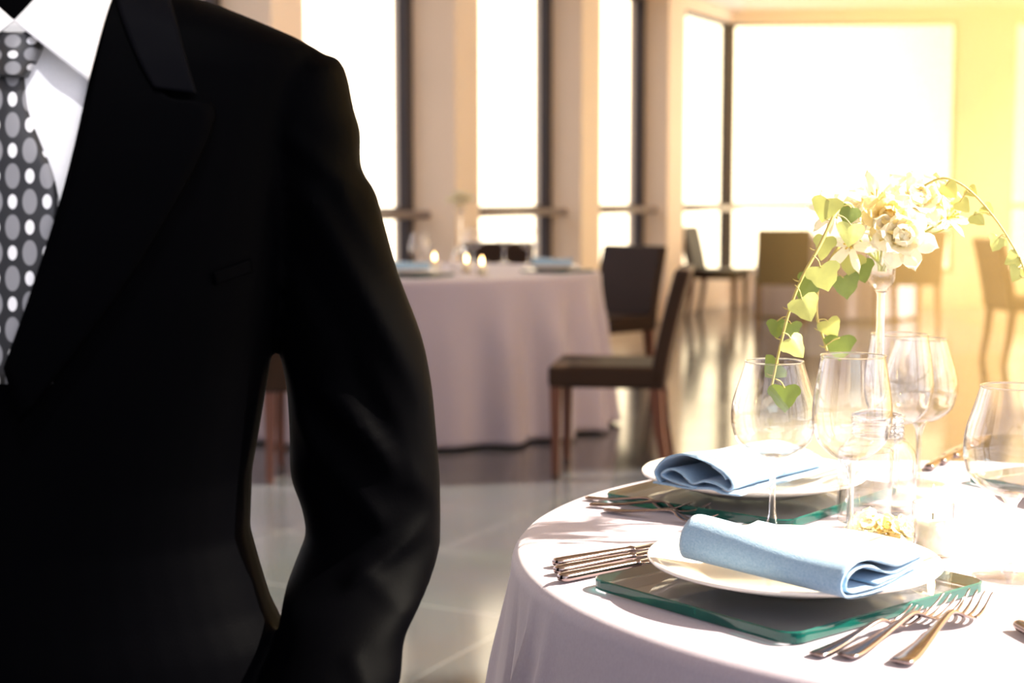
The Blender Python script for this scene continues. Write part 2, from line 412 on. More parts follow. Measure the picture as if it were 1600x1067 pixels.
# right wall of tall windows (outside the frame), its pillars
RO = Vector((XR, -4, 0)); RD = Vector((0, 1, 0)); RN = Vector((-1, 0, 0)); RL = (YF - 0.35 + 4)
mb = MB(); seg(mb, RO, RD, RN, 0, RL, 0, 0.2, -0.15, 0); seg(mb, RO, RD, RN, 0, RL, ZH - .05, ZH, -0.15, 0)
seg(mb, RO, RD, RN, 11.0, 15.2, 0.2, ZH - .05, -0.15, 0); seg(mb, RO, RD, RN, 15.2, RL, 2.95, ZH - .05, -0.15, 0)
st(mb, 'wall_right', M['wall'])
SILL, HEAD = 0.2, ZH - .05
for k in range(4):
    mb = MB(); seg(mb, RO, RD, RN, max(3.0 * k - 1.0, 0), 3.0 * k - 0.75 if k else 0.2, 0, ZH, -0.1, 0.02); st(mb, 'trim_%d' % n, M['wall']); n += 1
    window(RO, RD, RN, 3.0 * k - 0.75 if k else 0.2, 3.0 * k + 2.0, rail=False)
HEAD = 2.95
window(RO, RD, RN, 15.2, RL, rail=False)
SILL, HEAD = 0.34, 2.88
# baseboards
mb = MB(); seg(mb, WL(-4), wd, wn, 0, total - 0.1, 0, 0.1, 0.06, 0.075); st(mb, 'baseboard_left', M['wall'])
mb = MB(); seg(mb, FO, FD, FN, 0.1, flen, 0, 0.1, 0.12, 0.135); st(mb, 'baseboard_far', M['wall'])

# ------------------------------------------------------------------ chairs
def make_chair():
    e = empty('dining_chair', (0, 0, 0))
    D, W = 0.46, 0.45
    def rbox(x0, x1, y0, y1, z0, z1, lean=0.0, n=5):
        mb = MB(); rings = []
        for i in range(n + 1):
            t = i / n; z = z0 + (z1 - z0) * t; dx = -lean * t ** 1.3
            rings.append([(x0 + dx, y0, z), (x1 + dx, y0, z), (x1 + dx, y1, z), (x0 + dx, y1, z)])
        return mb.loft(rings)
    s = MB().box((0.0, 0, 0.405), (D, W, 0.09)); so = s.build('seat', M['chair'], e, bevel=0.018)
    bk = rbox(-D / 2 - 0.01, -D / 2 + 0.055, -W / 2, W / 2, 0.36, 0.84, 0.10)
    bk.build('backrest', M['chair'], e, bevel=0.014)
    for sx in (-1, 1):
        for sy in (-1, 1):
            mb = MB(); x = sx * (D / 2 - 0.03); y = sy * (W / 2 - 0.03); sp = -0.05 if sx < 0 else 0
            rr = []
            for t in (0, 0.5, 1):
                z = 0.365 * t; h = 0.015 + 0.008 * t; xx = x + sp * (1 - t) ** 1.5
                rr.append([(xx - h, y - h, z), (xx + h, y - h, z), (xx + h, y + h, z), (xx - h, y + h, z)])
            mb.loft(rr).build('leg', M['leg'], e, bevel=0.003)
    return e
chair0 = make_chair()
used = [False]
def chair(x, y, rz, label, group=None):
    o = chair0 if not used[0] else copy_tree(chair0)
    used[0] = True
    place(o, (x, y, 0), rz); tag(o, label, 'chair', group)
    return o
chair(0.405, 6.31, math.radians(171), 'dark brown upholstered chair seen side-on, facing left towards the middle table')
chair(0.50, 8.75, math.radians(225), 'dark brown chair behind the right side of the middle table, backrest above the cloth')
chair(-0.13, 9.3, math.radians(262), 'dark chair at the far side of the middle table, just a strip behind the candles')
chair(-0.77, 6.22, math.radians(93), 'dark chair mostly hidden behind the man, one leg showing between his arm and side')
chair(1.93, 14.3, math.radians(-24), 'far brown chair side-on against the left window pane near the room corner')
chair(2.34, 13.35, math.radians(84), 'far brown chair seen from behind, in front of the distant table')
chair(3.43, 13.35, math.radians(98), 'far brown chair seen behind the candlestick, under the flowers')
chair(3.50, 10.35, math.radians(4), 'golden brown chair at the right edge of the photo, facing right')

# ------------------------------------------------------------------ tables and cloths
def cloth_mesh(R, H, seed, flare=0.16, amp=0.05, bottom=0.015, nf=11, folds=None, N=360):
    rnd = random.Random(seed)
    ph = [(nf + rnd.randint(-4, 5), rnd.uniform(0, 6.28), rnd.uniform(0.4, 1)) for _ in range(4)]
    tot = sum(p[2] for p in ph)
    mb = MB(); rings = []
    def fold(th):
        v = sum(p[2] * math.cos(p[0] * th + p[1] + 0.6 * math.sin(2 * th + p[1])) for p in ph) / tot
        return v
    prof = [(0.0, 0, 0)]
    for r in (0.15, 0.4, 0.7, 0.9, 0.97): prof.append(((R - 0.022) * r, 0, 0))
    for a in (0, 20, 40, 60, 80):
        q = math.radians(a); prof.append((R - 0.02 + 0.02 * math.sin(q), -0.02 * (1 - math.cos(q)), 0.001))
    for i in range(1, 29):
        t = i / 28; prof.append((R + flare * t ** 1.2 * (H - bottom), -0.02 - (H - bottom - 0.02) * t, t))
    for (r, dz, t) in prof:
        ring = []
        for j in range(N):
            th = 2 * PI * j / N
            k = min(1, t * 3.0) * (0.35 + 0.65 * t)
            rr = r + (amp * k * fold(th) if t > 0 else 0)
            if folds:
                for (f0, wdt, am) in folds:
                    dd = (th - f0 + PI) % (2 * PI) - PI
                    rr += am * min(1, t * 6) * math.exp(-(dd / (wdt * (0.35 + 0.65 * t))) ** 2)
            ring.append((rr * math.cos(th), rr * math.sin(th), H + dz))
        rings.append(ring)
    rings = rings[1:]
    mb.loft(rings, cap=False)
    o = len(mb.v); mb.v.append(Vector((0, 0, H))); n0 = N
    for j in range(N): mb.f.append([o, j, (j + 1) % N])
    return mb
def table(x, y, R, seed, label, clabel, H=0.75, **kw):
    e = empty('round_table', (x, y, 0)); tag(e, label, 'table')
    MB().lathe([(0.001, H - 0.03), (R - 0.03, H - 0.03), (R - 0.025, H - 0.008), (0.001, H - 0.008)], 64).build('tabletop', M['leg'], e)
    MB().lathe([(0.05, 0.03), (0.035, 0.1), (0.035, H - 0.03)], 24).build('pedestal', M['leg'], e)
    MB().lathe([(0.28, 0.0), (0.28, 0.015), (0.06, 0.035)], 40).build('base', M['leg'], e)
    c = cloth_mesh(R, H, seed, **kw).build('tablecloth', M['cloth']); c.location = (x, y, 0)
    m = c.modifiers.new('t', 'SOLIDIFY'); m.thickness = 0.002; m.offset = -1
    fix_normals(c)
    tag(c, clabel, 'tablecloth')
TX, TY, TR = 0.565, 1.638, 0.566
def fa(u, v):   # angle on the near table's rim seen at a pixel
    q = P(u, v, z=0.70); return math.atan2(q.y - TY, q.x - TX)
table(TX, TY, TR, 5, 'round table under the near white cloth, set with glasses and plates', 'white cloth over the near round table in the foreground', amp=0.012, flare=0.2, nf=9,
      folds=[(fa(880, 985), 0.035, 0.020), (fa(912, 1005), 0.05, 0.014), (fa(862, 960), 0.04, -0.012), (fa(812, 900), 0.09, 0.012)])
table(-0.52, 7.75, 0.97, 11, 'round table under the pinkish cloth in the middle of the room', 'long pinkish white cloth over the middle table, set with candles', amp=0.075, flare=0.09, nf=19)
table(3.05, 14.5, 0.72, 23, 'distant round table near the room corner under a pale cloth', 'pale cloth over the distant table near the far window', amp=0.03, flare=0.06)
TZ = 0.7502

# ------------------------------------------------------------------ tableware
def make_plate():
    prof = [(0.0005, 0.0), (0.075, 0.0), (0.080, 0.002), (0.085, 0.004), (0.105, 0.009), (0.1385, 0.0195), (0.140, 0.0215), (0.1385, 0.0235), (0.130, 0.0215),
            (0.105, 0.0135), (0.092, 0.0085), (0.084, 0.0065), (0.0005, 0.006)]
    return MB().lathe(prof, 96).build('dinner_plate', M['china'])
def make_mat(a, b, h=0.011, r=0.018):
    mb = MB(); base = []
    for (cx, cy, st_) in ((a / 2 - r, b / 2 - r, 0), (-a / 2 + r, b / 2 - r, 90), (-a / 2 + r, -b / 2 + r, 180), (a / 2 - r, -b / 2 + r, 270)):
        for k in range(7):
            q = math.radians(st_ + 15 * k); base.append((cx + r * math.cos(q), cy + r * math.sin(q)))
    e = 0.0012; rings = []
    for (sh, z) in ((e, 0), (0, e), (0, h - e), (e, h)):
        rings.append([(x * (1 - 2 * sh / a), y * (1 - 2 * sh / b), z) for x, y in base])
    mb.loft(rings)
    o = mb.build('glass_placemat', M['mat_glass'], smooth=False)
    o.data.materials.append(M['mat_edge'])
    for p in o.data.polygons:
        if abs(p.normal.z) < 0.9: p.material_index = 1
    return o
L1, F1, R1 = Vector((.076, 1.457, 0)), Vector((.238, 1.260, 0)), Vector((.456, 1.450, 0))
def mat_from(L, Fp, R, label, src=None):
    a = (Fp - L).length; b = (R - Fp).length
    o = make_mat(a, b); d = (Fp - L).normalized()
    c = (L + R) / 2
    o.location = (c.x, c.y, TZ + 0.001); o.rotation_euler = (0, 0, math.atan2(d.y, d.x))
    tag(o, label, 'placemat', 'glass placemats under the plates'); return o
mat_from(L1, F1, R1, 'square glass placemat with green edge under the nearest plate')
L2, F2 = Vector((.108, 1.886, 0)), Vector((.310, 1.718, 0)); R2 = F2 + Vector((.66, .75, 0)) * 0.29
mat_from(L2, F2, R2, 'glass placemat with green edge under the second plate, further back')
MZ = TZ + 0.0125
plate1 = make_plate(); place(plate1, (0.270, 1.448, MZ)); tag(plate1, 'white dinner plate nearest the camera holding a folded blue napkin', 'plate', 'dinner plates')
plate2 = plate1.copy(); C.objects.link(plate2); place(plate2, (0.303, 1.905, MZ)); tag(plate2, 'white dinner plate at the back left of the near table, with rolled blue napkin', 'plate')

def cat_curve(pts, k=5):
    out = []
    for i in range(len(pts) - 1):
        p0 = pts[max(i - 1, 0)]; p1 = pts[i]; p2 = pts[i + 1]; p3 = pts[min(i + 2, len(pts) - 1)]
        for j in range(k):
            t = j / k
            out.append(tuple(0.5 * ((2 * p1[a]) + (-p0[a] + p2[a]) * t + (2 * p0[a] - 5 * p1[a] + 4 * p2[a] - p3[a]) * t * t + (-p0[a] + 3 * p1[a] - 3 * p2[a] + p3[a]) * t ** 3) for a in range(len(p1))))
    out.append(tuple(pts[-1])); return out
def ribbon(mb, curve, L, th, warp, n=36, x0=0.0):
    cv = cat_curve(curve, 6); m = len(cv)
    offs = []
    for i in range(m):
        a = cv[max(i - 1, 0)]; b = cv[min(i + 1, m - 1)]
        t = Vector((b[0] - a[0], b[1] - a[1])).normalized(); offs.append((-t.y, t.x))
    rings = []
    for k in range(n + 1):
        x = x0 + (L - x0) * k / n
        f = []; g = []
        for i, (s, h) in enumerate(cv):
            q = warp(x, s, h, i / m)
            f.append((x + q[0], s + q[1] + offs[i][0] * th / 2, max(h + q[2] + offs[i][1] * th / 2, 0.0003)))
            g.append((x + q[0], s + q[1] - offs[i][0] * th / 2, max(h + q[2] - offs[i][1] * th / 2, 0.0003)))
        rings.append(f + g[::-1])
    mb.loft(rings)
# near napkin: length along +x (open end at x=L), fold at y=0, back at y=w
L_N = 0.190
def warp1(x, s, h, c):
    t = x / L_N
    lift = (1 - t) ** 1.6 * 0.007 * (h / 0.03) * (1 - min(max((s - 0.06) / 0.08, 0), 1))
    return (0.004 * math.sin(40 * s) * t, 0.004 * math.sin(9 * x) + 0.010 * (1 - t) * 0 - 0.012 * (1 - t) * (s / 0.14), lift + 0.0012 * math.sin(33 * x + 20 * s) * (h / 0.03))
nb = MB()
ribbon(nb, [(.138, .0245), (.118, .0205), (.09, .0195), (.062, .0265), (.04, .033), (.02, .034), (.004, .026), (-.002, .014), (.004, .004), (.02, .0015), (.06, .0015), (.10, .003), (.136, .009)], L_N, .0022, warp1)
ribbon(nb, [(.140, .0215), (.116, .0150), (.088, .0125), (.062, .0185), (.04, .0265), (.02, .0265), (.0085, .019), (.0075, .010), (.018, .0055), (.05, .0055), (.09, .0065), (.134, .0135)], L_N - .002, .0018, warp1)
ribbon(nb, [(.05, .0088), (.08, .0098), (.105, .0095), (.137, .0175)], L_N - .001, .0018, warp1)
nap1 = nb.build('napkin', M['napkin'])
fix_normals(nap1)
A = Vector((.160, 1.432, 0)); B = Vector((.290, 1.272, 0)); d = (B - A).normalized()
nap1.scale = (1, 0.86, 0.95)
nap1.location = (A.x, A.y, MZ + 0.0215); nap1.rotation_euler = (0.0, 0.0, math.atan2(d.y, d.x))
tag(nap1, 'light blue linen napkin folded flat, open folded layers facing right, on the nearest plate', 'napkin', 'blue napkins')
# far napkin: open end at x=0
L_F = 0.225
def warp2(x, s, h, c):
    t = x / L_F
    return (0, 0.002 * math.sin(20 * x), -h * 0.30 * t + 0.0012 * math.sin(25 * x + 30 * s) * (h / 0.03))
nb = MB()
ribbon(nb, [(.100, .004), (.108, .016), (.095, .032), (.07, .040), (.04, .036), (.012, .026), (.0, .014), (.006, .006), (.022, .011), (.04, .012), (.055, .008), (.072, .019), (.088, .021), (.098, .013), (.08, .007), (.05, .003)], L_F, .0022, warp2)
ribbon(nb, [(.110, .003), (.09, .0025), (.06, .0015), (.03, .0045), (.012, .001), (-.01, .0015)], L_F + .004, .002, warp2)
ribbon(nb, [(.028, .031), (.014, .024), (.009, .018)], L_F, .0018, warp2)
nap2 = nb.build('napkin', M['napkin']); fix_normals(nap2)
Bp = Vector((.254, 1.742, 0)); Dx = Vector((.40, .40, 0)).normalized()
Bp = Vector((.256, 1.760, 0)); Dx = Vector((.62, .78, 0)).normalized()
nap2.location = (Bp.x, Bp.y, MZ + 0.0195); nap2.rotation_euler = (0, 0, math.atan2(Dx.y, Dx.x))
tag(nap2, 'rolled blue napkin with dark open end facing left, on the plate at the back left', 'napkin', 'blue napkins')

def make_glass(R, Hb, rim, zb, Htot, foot, name='wine_glass'):
    # R widest bowl radius at height Hb, rim radius, zb where the bowl starts
    e = empty(name, (0, 0, 0))
    pts = [(0.004, zb), (R * 0.48, zb + 0.004), (R * 0.85, zb + (Hb - zb) * 0.42), (R * 0.97, zb + (Hb - zb) * 0.78), (R, Hb), (R * 0.97, Hb + (Htot - Hb) * 0.3), (rim + (R - rim) * 0.42, Hb + (Htot - Hb) * 0.68), (rim, Htot)]
    cv = cat_curve(pts, 6)
    cv = cv + [(max(r_ - 0.0012, 0.0005), z_ + (0.0012 if r_ < R * 0.7 and z_ < Hb else 0)) for r_, z_ in cv[::-1]]
    MB().lathe(cv, 72, cap=False).build('bowl', M['bowl'], e)
    # rim lip, a fine rounded ring
    lip = [(rim + 0.0009 * math.cos(q * PI / 3), Htot + 0.0009 * math.sin(q * PI / 3)) for q in range(7)]
    MB().lathe(lip, 72, cap=False).build('rim', M['glass'], e)
    stem = [(0.0005, zb + 0.004), (0.009, zb + 0.0035), (0.010, zb - 0.001), (0.0055, zb - 0.008), (0.0037, zb - 0.022), (0.0034, zb * 0.5), (0.0040, 0.018), (0.0065, 0.0085), (0.009, 0.0062), (0.0005, 0.006)]
    MB().lathe(stem, 28).build('stem', M['stem_glass'], e)
    ft = [(0.0005, 0.0058), (0.009, 0.0055), (0.018, 0.0034), (foot - 0.002, 0.0018), (foot, 0.001), (foot - 0.001, 0.0), (0.0005, 0.0)]
    MB().lathe(ft, 56).build('foot', M['stem_glass'], e)
    return e
bal = make_glass(0.0480, 0.126, 0.0325, 0.082, 0.192, 0.037)      # round bowl
bor = make_glass(0.0432, 0.140, 0.0345, 0.092, 0.206, 0.035)      # taller bowl
for o, uv, lab in ((bal, (1206, 826), 'round wine glass with an ivy leaf dangling over it, leftmost on near table'),
                   (bor, (1327, 848), 'tall wine glass in the centre of the near table, second from left'),):
    q = P(*uv, z=TZ); place(o, (q.x, q.y, TZ + 0.0005)); tag(o, lab, 'wine glass', 'wine glasses on the near table')
def more_glass(src, x, y, z, lab, group):
    o = copy_tree(src); place(o, (x, y, z + 0.0005), random.uniform(0, 6)); tag(o, lab, 'wine glass', group); return o
q = P(1577, 903, z=TZ); more_glass(bal, q.x, q.y, TZ, 'round bowled wine glass at the right edge of the photo', 'wine glasses on the near table')
more_glass(bor, .4855, 1.915, TZ, 'tall wine glass just right of the candlestick stem, behind the jar', 'wine glasses on the near table')
more_glass(bal, .537, 2.005, TZ, 'round wine glass behind and right of the candlestick, third bowl from the right', 'wine glasses on the near table')

# candlestick: cup, stem and wide ribbed-neck glass foot
def make_stick():
    e = empty('glass_candlestick', (0, 0, 0))
    jar = [(0.0005, 0.0), (0.044, 0.0), (0.0465, 0.003), (0.0465, 0.062), (0.044, 0.074), (0.036, 0.085), (0.029, 0.091)]
    inner = [(0.027, 0.089), (0.034, 0.083), (0.0415, 0.072), (0.0435, 0.062), (0.0435, 0.008), (0.0005, 0.006)]
    MB().lathe(jar + inner, 64).build('jar_foot', M['bowl'], e)
    ring = []
    for k in range(5):
        z = 0.0915 + 0.0055 * k; ring += [(0.0285, z), (0.0315, z + 0.0014), (0.0315, z + 0.0034), (0.0285, z + 0.0048)]
    MB().lathe([(0.004, 0.0915)] + ring + [(0.020, 0.121), (0.004, 0.125)], 56).build('ribbed_neck', M['glass'], e)
    MB().lathe([(0.0052, 0.1255), (0.0050, 0.14), (0.0048, 0.262), (0.007, 0.266)], 24).build('stem', M['stem_glass'], e)
    cup = [(0.0005, 0.2665), (0.008, 0.2665), (0.009, 0.270), (0.0145, 0.274), (0.0160, 0.280), (0.0182, 0.309), (0.0235, 0.3135), (0.024, 0.315), (0.0225, 0.3155), (0.0168, 0.311), (0.0145, 0.286), (0.0005, 0.282)]
    MB().lathe(cup, 48).build('cup', M['bowl'], e)
    return e
stick = make_stick()
SY = 1.83; q = P(1378, 395, Y=SY); SX = q.x
place(stick, (SX, SY, TZ + 0.0005)); tag(stick, 'tall clear glass candlestick with wide jar foot, holding the flowers on the near table', 'candlestick')
# straight glass tumbler behind the second wine glass
tb = MB().lathe([(0.0005, 0.0), (0.0295, 0.0), (0.031, 0.002), (0.0315, 0.084), (0.0308, 0.085), (0.0300, 0.084), (0.0292, 0.008), (0.0005, 0.007)], 56).build('tumbler', M['bowl'])
q = P(1350, 815, z=TZ); tb.location = (q.x, q.y + 0.0, TZ + 0.0005)
tag(tb, 'straight sided clear tumbler behind the second wine glass, beside the loose flowers', 'tumbler')

# votive candles
def make_votive(lit=True):
    e = empty('votive_candle', (0, 0, 0))
    MB().lathe([(0.0005, 0.0), (0.0195, 0.0), (0.0205, 0.002), (0.0215, 0.056), (0.0208, 0.057), (0.0202, 0.056), (0.0190, 0.005), (0.0005, 0.004)], 48).build('glass_cup', M['bowl'], e)
    wx_ = MB().lathe([(0.0005, 0.0045), (0.0182, 0.0050), (0.0192, 0.040), (0.0180, 0.0405), (0.004, 0.0385), (0.0005, 0.0385)], 40).build('wax', M['wax'], e)
    MB().tube([(0, 0, 0.038), (0, 0, 0.047)], 0.0009, 8).build('wick', M['wick'], wx_)
    MB().lathe(cat_curve([(0.0004, 0.045), (0.0032, 0.049), (0.0042, 0.055), (0.0028, 0.065), (0.0003, 0.076)], 4), 20).build('flame', M['flame'], wx_)
    return e
vot = make_votive()
q = P(1456, 868, z=TZ); place(vot, (q.x, q.y, TZ + 0.0005)); tag(vot, 'lit votive candle in a small glass on the near table, behind the nearest plate', 'candle')

# cutlery -----------------------------------------------------------
def strip(mb, sec):      # sec: list (x, y, halfwidth, z, thick)
    rings = []
    for (x, y, hw, z, th) in sec:
        rings.append([(x, y - hw, z), (x, y - hw * 0.7, z + th * 0.5), (x, y, z + th * 0.62), (x, y + hw * 0.7, z + th * 0.5), (x, y + hw, z), (x, y + hw * 0.7, z - th * 0.45), (x, y, z - th * 0.5), (x, y - hw * 0.7, z - th * 0.45)])
    mb.loft(rings)
def make_fork():
    mb = MB()
    body = cat_curve([(0.0, 0, .0075, .0030, .0030), (0.004, 0, .0105, .0030, .0036), (.02, 0, .0105, .0035, .0036), (.05, 0, .0075, .0062, .0036), (.09, 0, .0042, .0125, .0036), (.118, 0, .0032, .0165, .0038), (.130, 0, .0045, .0150, .0036), (.138, 0, .0095, .0110, .0024), (.150, 0, .0122, .0065, .0022), (.158, 0, .0125, .0052, .0020)], 3)
    strip(mb, body)
    for k in range(4):
        y = -0.0102 + 0.0068 * k
        strip(mb, cat_curve([(.155, y, .0023, .0054, .0019), (.168, y * 1.02, .0018, .0060, .0019), (.184, y * 1.04, .0016, .0100, .0018), (.198, y * 1.05, .0013, .0162, .0016), (.203, y * 1.05, .0006, .0185, .0009)], 3))
    o = mb.build('fork', M['steel']); fix_normals(o); return o
def make_knife():
    mb = MB()
    strip(mb, cat_curve([(0.0, 0, .004, .0045, .005), (.004, 0, .0075, .0045, .0075), (.02, 0, .0080, .0045, .0078), (.07, 0, .0062, .0045, .0070), (.098, 0, .0050, .0045, .0060), (.102, 0, .0070, .0045, .0070), (.106, 0, .0050, .0045, .0050)], 3))
    strip(mb, cat_curve([(.105, 0, .0055, .0045, .0024), (.115, 0.001, .0085, .0045, .0018), (.16, 0.001, .0100, .0045, .0016), (.20, 0.000, .0085, .0045, .0014), (.222, -.004, .0025, .0045, .0010)], 3))
    o = mb.build('table_knife', M['steel']); fix_normals(o); return o
fork = make_fork(); knife = make_knife(); uf = [False, False]
def cutlery(src, idx, pa, pb, lab, name_group, z=TZ + 0.0012, roll=0.0, lift=0.0):
    o = src if not uf[idx] else src.copy()
    if uf[idx]: C.objects.link(o)
    uf[idx] = True
    d = pb - pa
    if src is fork: k_ = min(1.0, max(0.74, d.length / 0.203)); o.scale = (k_, k_, k_)
    o.location = (pa.x, pa.y, z); o.rotation_mode = 'XYZ'; o.rotation_euler = (roll, -lift, math.atan2(d.y, d.x))
    tag(o, lab, 'fork' if src is fork else 'knife', name_group); return o
cutlery(fork, 0, P(1273, 1029, z=TZ), P(1437, 947, z=TZ + .015), 'leftmost of the three forks beside the nearest placemat', 'forks at the nearest place')
cutlery(fork, 0, P(1320, 1032, z=TZ), P(1490, 935, z=TZ + .015), 'middle one of the three forks beside the nearest placemat', 'forks at the nearest place')
cutlery(fork, 0, P(1406, 1042, z=TZ), P(1533, 930, z=TZ + .015), 'rightmost of the three forks beside the nearest placemat', 'forks at the nearest place')
cutlery(knife, 1, P(866, 888, z=TZ), P(1020, 861, z=TZ), 'knife furthest from the camera of the three knives left of the nearest plate', 'knives at the nearest place')
cutlery(knife, 1, P(868, 900, z=TZ), P(1020, 871, z=TZ), 'middle knife of the three knives left of the nearest plate', 'knives at the nearest place')
cutlery(knife, 1, P(874, 912, z=TZ), P(1020, 883, z=TZ), 'knife closest to the camera and the glass mat, left of the nearest plate', 'knives at the nearest place')
cutlery(fork, 0, P(917, 781, z=TZ), P(1058, 787, z=TZ + .012), 'fork beside the second placemat, the one touching its green edge', 'forks at the second place')
cutlery(fork, 0, P(922, 792, z=TZ), P(1106, 791, z=TZ + .012), 'fork in the middle of the three beside the second placemat', 'forks at the second place', z=TZ + 0.0014)
cutlery(fork, 0, P(946, 800, z=TZ), P(1095, 806, z=TZ + .012), 'fork closest to the nearest plate, of the three beside the second placemat', 'forks at the second place')
cutlery(knife, 1, P(1590, 984, z=TZ), P(1690, 1040, z=TZ), 'knife cut off by the right edge of the photo', None)

# third place setting at the right edge: mat, plate, napkin, cutlery
o3 = mat_from(Vector((.600, 2.012, 0)), Vector((.735, 1.79, 0)), Vector((.98, 1.94, 0)), 'glass placemat across the table at right, mostly hidden behind the right wine glass')
p3 = plate1.copy(); C.objects.link(p3); place(p3, (0.79, 1.90, MZ)); tag(p3, 'white dinner plate across the table at the right edge', 'plate')
n3 = nap1.copy(); C.objects.link(n3); n3.location = (0.77, 2.00, MZ + 0.0215); n3.rotation_euler = (0, 0, math.radians(-62)); tag(n3, 'blue napkin seen through the right wine glass', 'napkin')
for k, lab in enumerate(('knife lying furthest left in the cutlery across the table behind the candle', 'knife in the middle of the cutlery across the table behind the candle', 'knife lying furthest right in the cutlery across the table behind the candle')):
    pa = P(1450 + 20 * k, 737 - 9 * k, z=TZ); cutlery(knife, 1, pa, pa + Vector((0.055, 0.10, 0)), lab, 'knives across the table')
    uf[1] = True

# ------------------------------------------------------------------ flowers and ivy
def petal(mb, base, dirv, upv, L, W, curl=0.4, cup=0.3, n=9, m=6, tip=0.7):
    dirv = Vector(dirv).normalized(); side = dirv.cross(Vector(upv)).normalized(); up = side.cross(dirv).normalized()
    o = len(mb.v)
    for i in range(n + 1):
        t = i / n
        wd_ = W * (0.12 + t) ** 0.6 * max(0.0, 1 - t ** (2.2 + 5 * (1 - tip))) ** 0.5 + 0.0004
        for j in range(m + 1):
            s = (j / m - 0.5) * 2
            p = Vector(base) + dirv * (L * t * (1 - 0.06 * s * s)) + side * (wd_ * s / 2) + up * (-curl * L * t * t + cup * W * s * s * 0.5 * (1 - 0.3 * t) + 0.05 * W * math.sin(6 * s + 9 * t))
            mb.v.append(p)
    for i in range(n):
        for j in range(m):
            a = o + i * (m + 1) + j; mb.f.append([a, a + 1, a + m + 2, a + m + 1])
def blossom(name, loc, face, size, kind, label, group, rnd):
    e = empty(name, loc); face = Vector(face).normalized()
    t1 = face.cross(Vector((0.3, 0.2, 1))).normalized(); t2 = face.cross(t1)
    mb = MB()
    if kind == 'lily':
        for k in range(6):
            a = 2 * PI * k / 6 + rnd.uniform(-.15, .15); rad = t1 * math.cos(a) + t2 * math.sin(a)
            petal(mb, rad * size * 0.03, face * (0.75 if k % 2 else 0.95) + rad * 0.75, face, size * rnd.uniform(.85, 1), size * (0.45 if k % 2 else 0.34), 0.45, 0.35)
    else:
        for layer, (cnt, opn, ln) in enumerate(((4, 0.22, .55), (5, 0.5, .7), (6, 0.85, .85), (7, 1.5, .95))):
            for k in range(cnt):
                a = 2 * PI * (k + 0.5 * layer) / cnt + rnd.uniform(-.2, .2); rad = t1 * math.cos(a) + t2 * math.sin(a)
                petal(mb, rad * size * 0.05 * layer, face + rad * opn, -rad + face * 0.4, size * ln * rnd.uniform(.85, 1.05), size * 0.72, -0.15 + 0.12 * layer, 0.5, tip=0.3)
    o = mb.build('petals', M['petal' if kind != 'yellow' else 'petal_y'], e)
    if kind == 'lily':
        s = MB()
        for k in range(5):
            a = 2 * PI * k / 5; rad = t1 * math.cos(a) + t2 * math.sin(a)
            s.tube([(0, 0, 0), tuple(face * size * .35 + rad * size * .05), tuple(face * size * .6 + rad * size * .14)], [0.0005, 0.0005, 0.0012], 6)
        s.build('stamens', M['stamen'], e)
    tag(e, label, 'flower', group); return e
rnd = random.Random(3)
TOP = Vector((SX, SY, TZ + 0.315))
def near_blossom(u, v, Y, size, kind, label, face=None, stem=True):
    p = P(u, v, Y=Y)
    if face is None: face = (p - TOP - Vector((0, 0.02, 0.0))); face = Vector((face.x, face.y - 0.05, face.z + 0.01))
    e = blossom('cream_flower', p, face, size, kind, label, 'flowers on the candlestick', rnd)
    if stem:
        s = Vector((SX + rnd.uniform(-.006, .006), SY + rnd.uniform(-.006, .006), TZ + 0.290))
        m1 = (p + s) / 2 + Vector((0, 0, 0.006))
        MB().tube(cat_curve([tuple(s), tuple(m1), tuple(p)], 6), 0.0013, 8).build('stem', M['leafl'], e, world=True)
    return e
near_blossom(1405, 372, 1.755, .040, 'rose', 'round cream blossom hanging lowest over the candlestick cup, right of centre')
near_blossom(1330, 385, 1.775, .036, 'lily', 'cream blossom spreading low at the left of the bouquet')
near_blossom(1368, 322, 1.80, .046, 'lily', 'tall cream blossom rising at the top of the bouquet')
near_blossom(1425, 318, 1.80, .042, 'rose', 'full cream blossom right of the bouquet top')
near_blossom(1462, 318, 1.815, .036, 'yellow', 'yellowish blossom right of the full cream one')
near_blossom(1478, 343, 1.79, .030, 'lily', 'small open blossom at the far right of the bouquet')
near_blossom(1302, 335, 1.80, .034, 'lily', 'cream blossom at the upper left of the bouquet beside the ivy')
near_blossom(1385, 345, 1.765, .036, 'yellow', 'yellowish blossom in the centre of the bouquet')
near_blossom(1345, 340, 1.84, .040, 'rose', 'cream blossom at the back of the bouquet, left of the top')
# buds in a row
for i, (u, v) in enumerate(((1432, 350), (1452, 347), (1472, 340), (1492, 352), (1488, 328))):
    p = P(u, v, Y=1.80); e = empty('flower_bud', p)
    dv = Vector((0.6, -0.1, 0.5 - 0.25 * (i % 2))).normalized()
    MB().tube([tuple(dv * x) for x in (0, .004, .010, .015, .018)], [.0008, .0028, .0036, .0024, .0006], 10).build('bud', M['petal_y'], e)
    MB().tube(cat_curve([tuple(Vector((SX, SY, TZ + 0.290)) - p), tuple((TOP - p) * 0.5 + Vector((0, 0, -.004))), (0, 0, 0)], 5), 0.0009, 6).build('stem', M['leafl'], e)
    tag(e, ('yellow bud nearest the big round blossom', 'second yellow bud in the row at the right of the bouquet', 'yellow bud third in the row at the right of the bouquet', 'lowest right yellow bud at the tip of the row', 'yellow bud highest at the right tip of the bouquet')[i], 'flower bud', 'buds at the right of the bouquet')
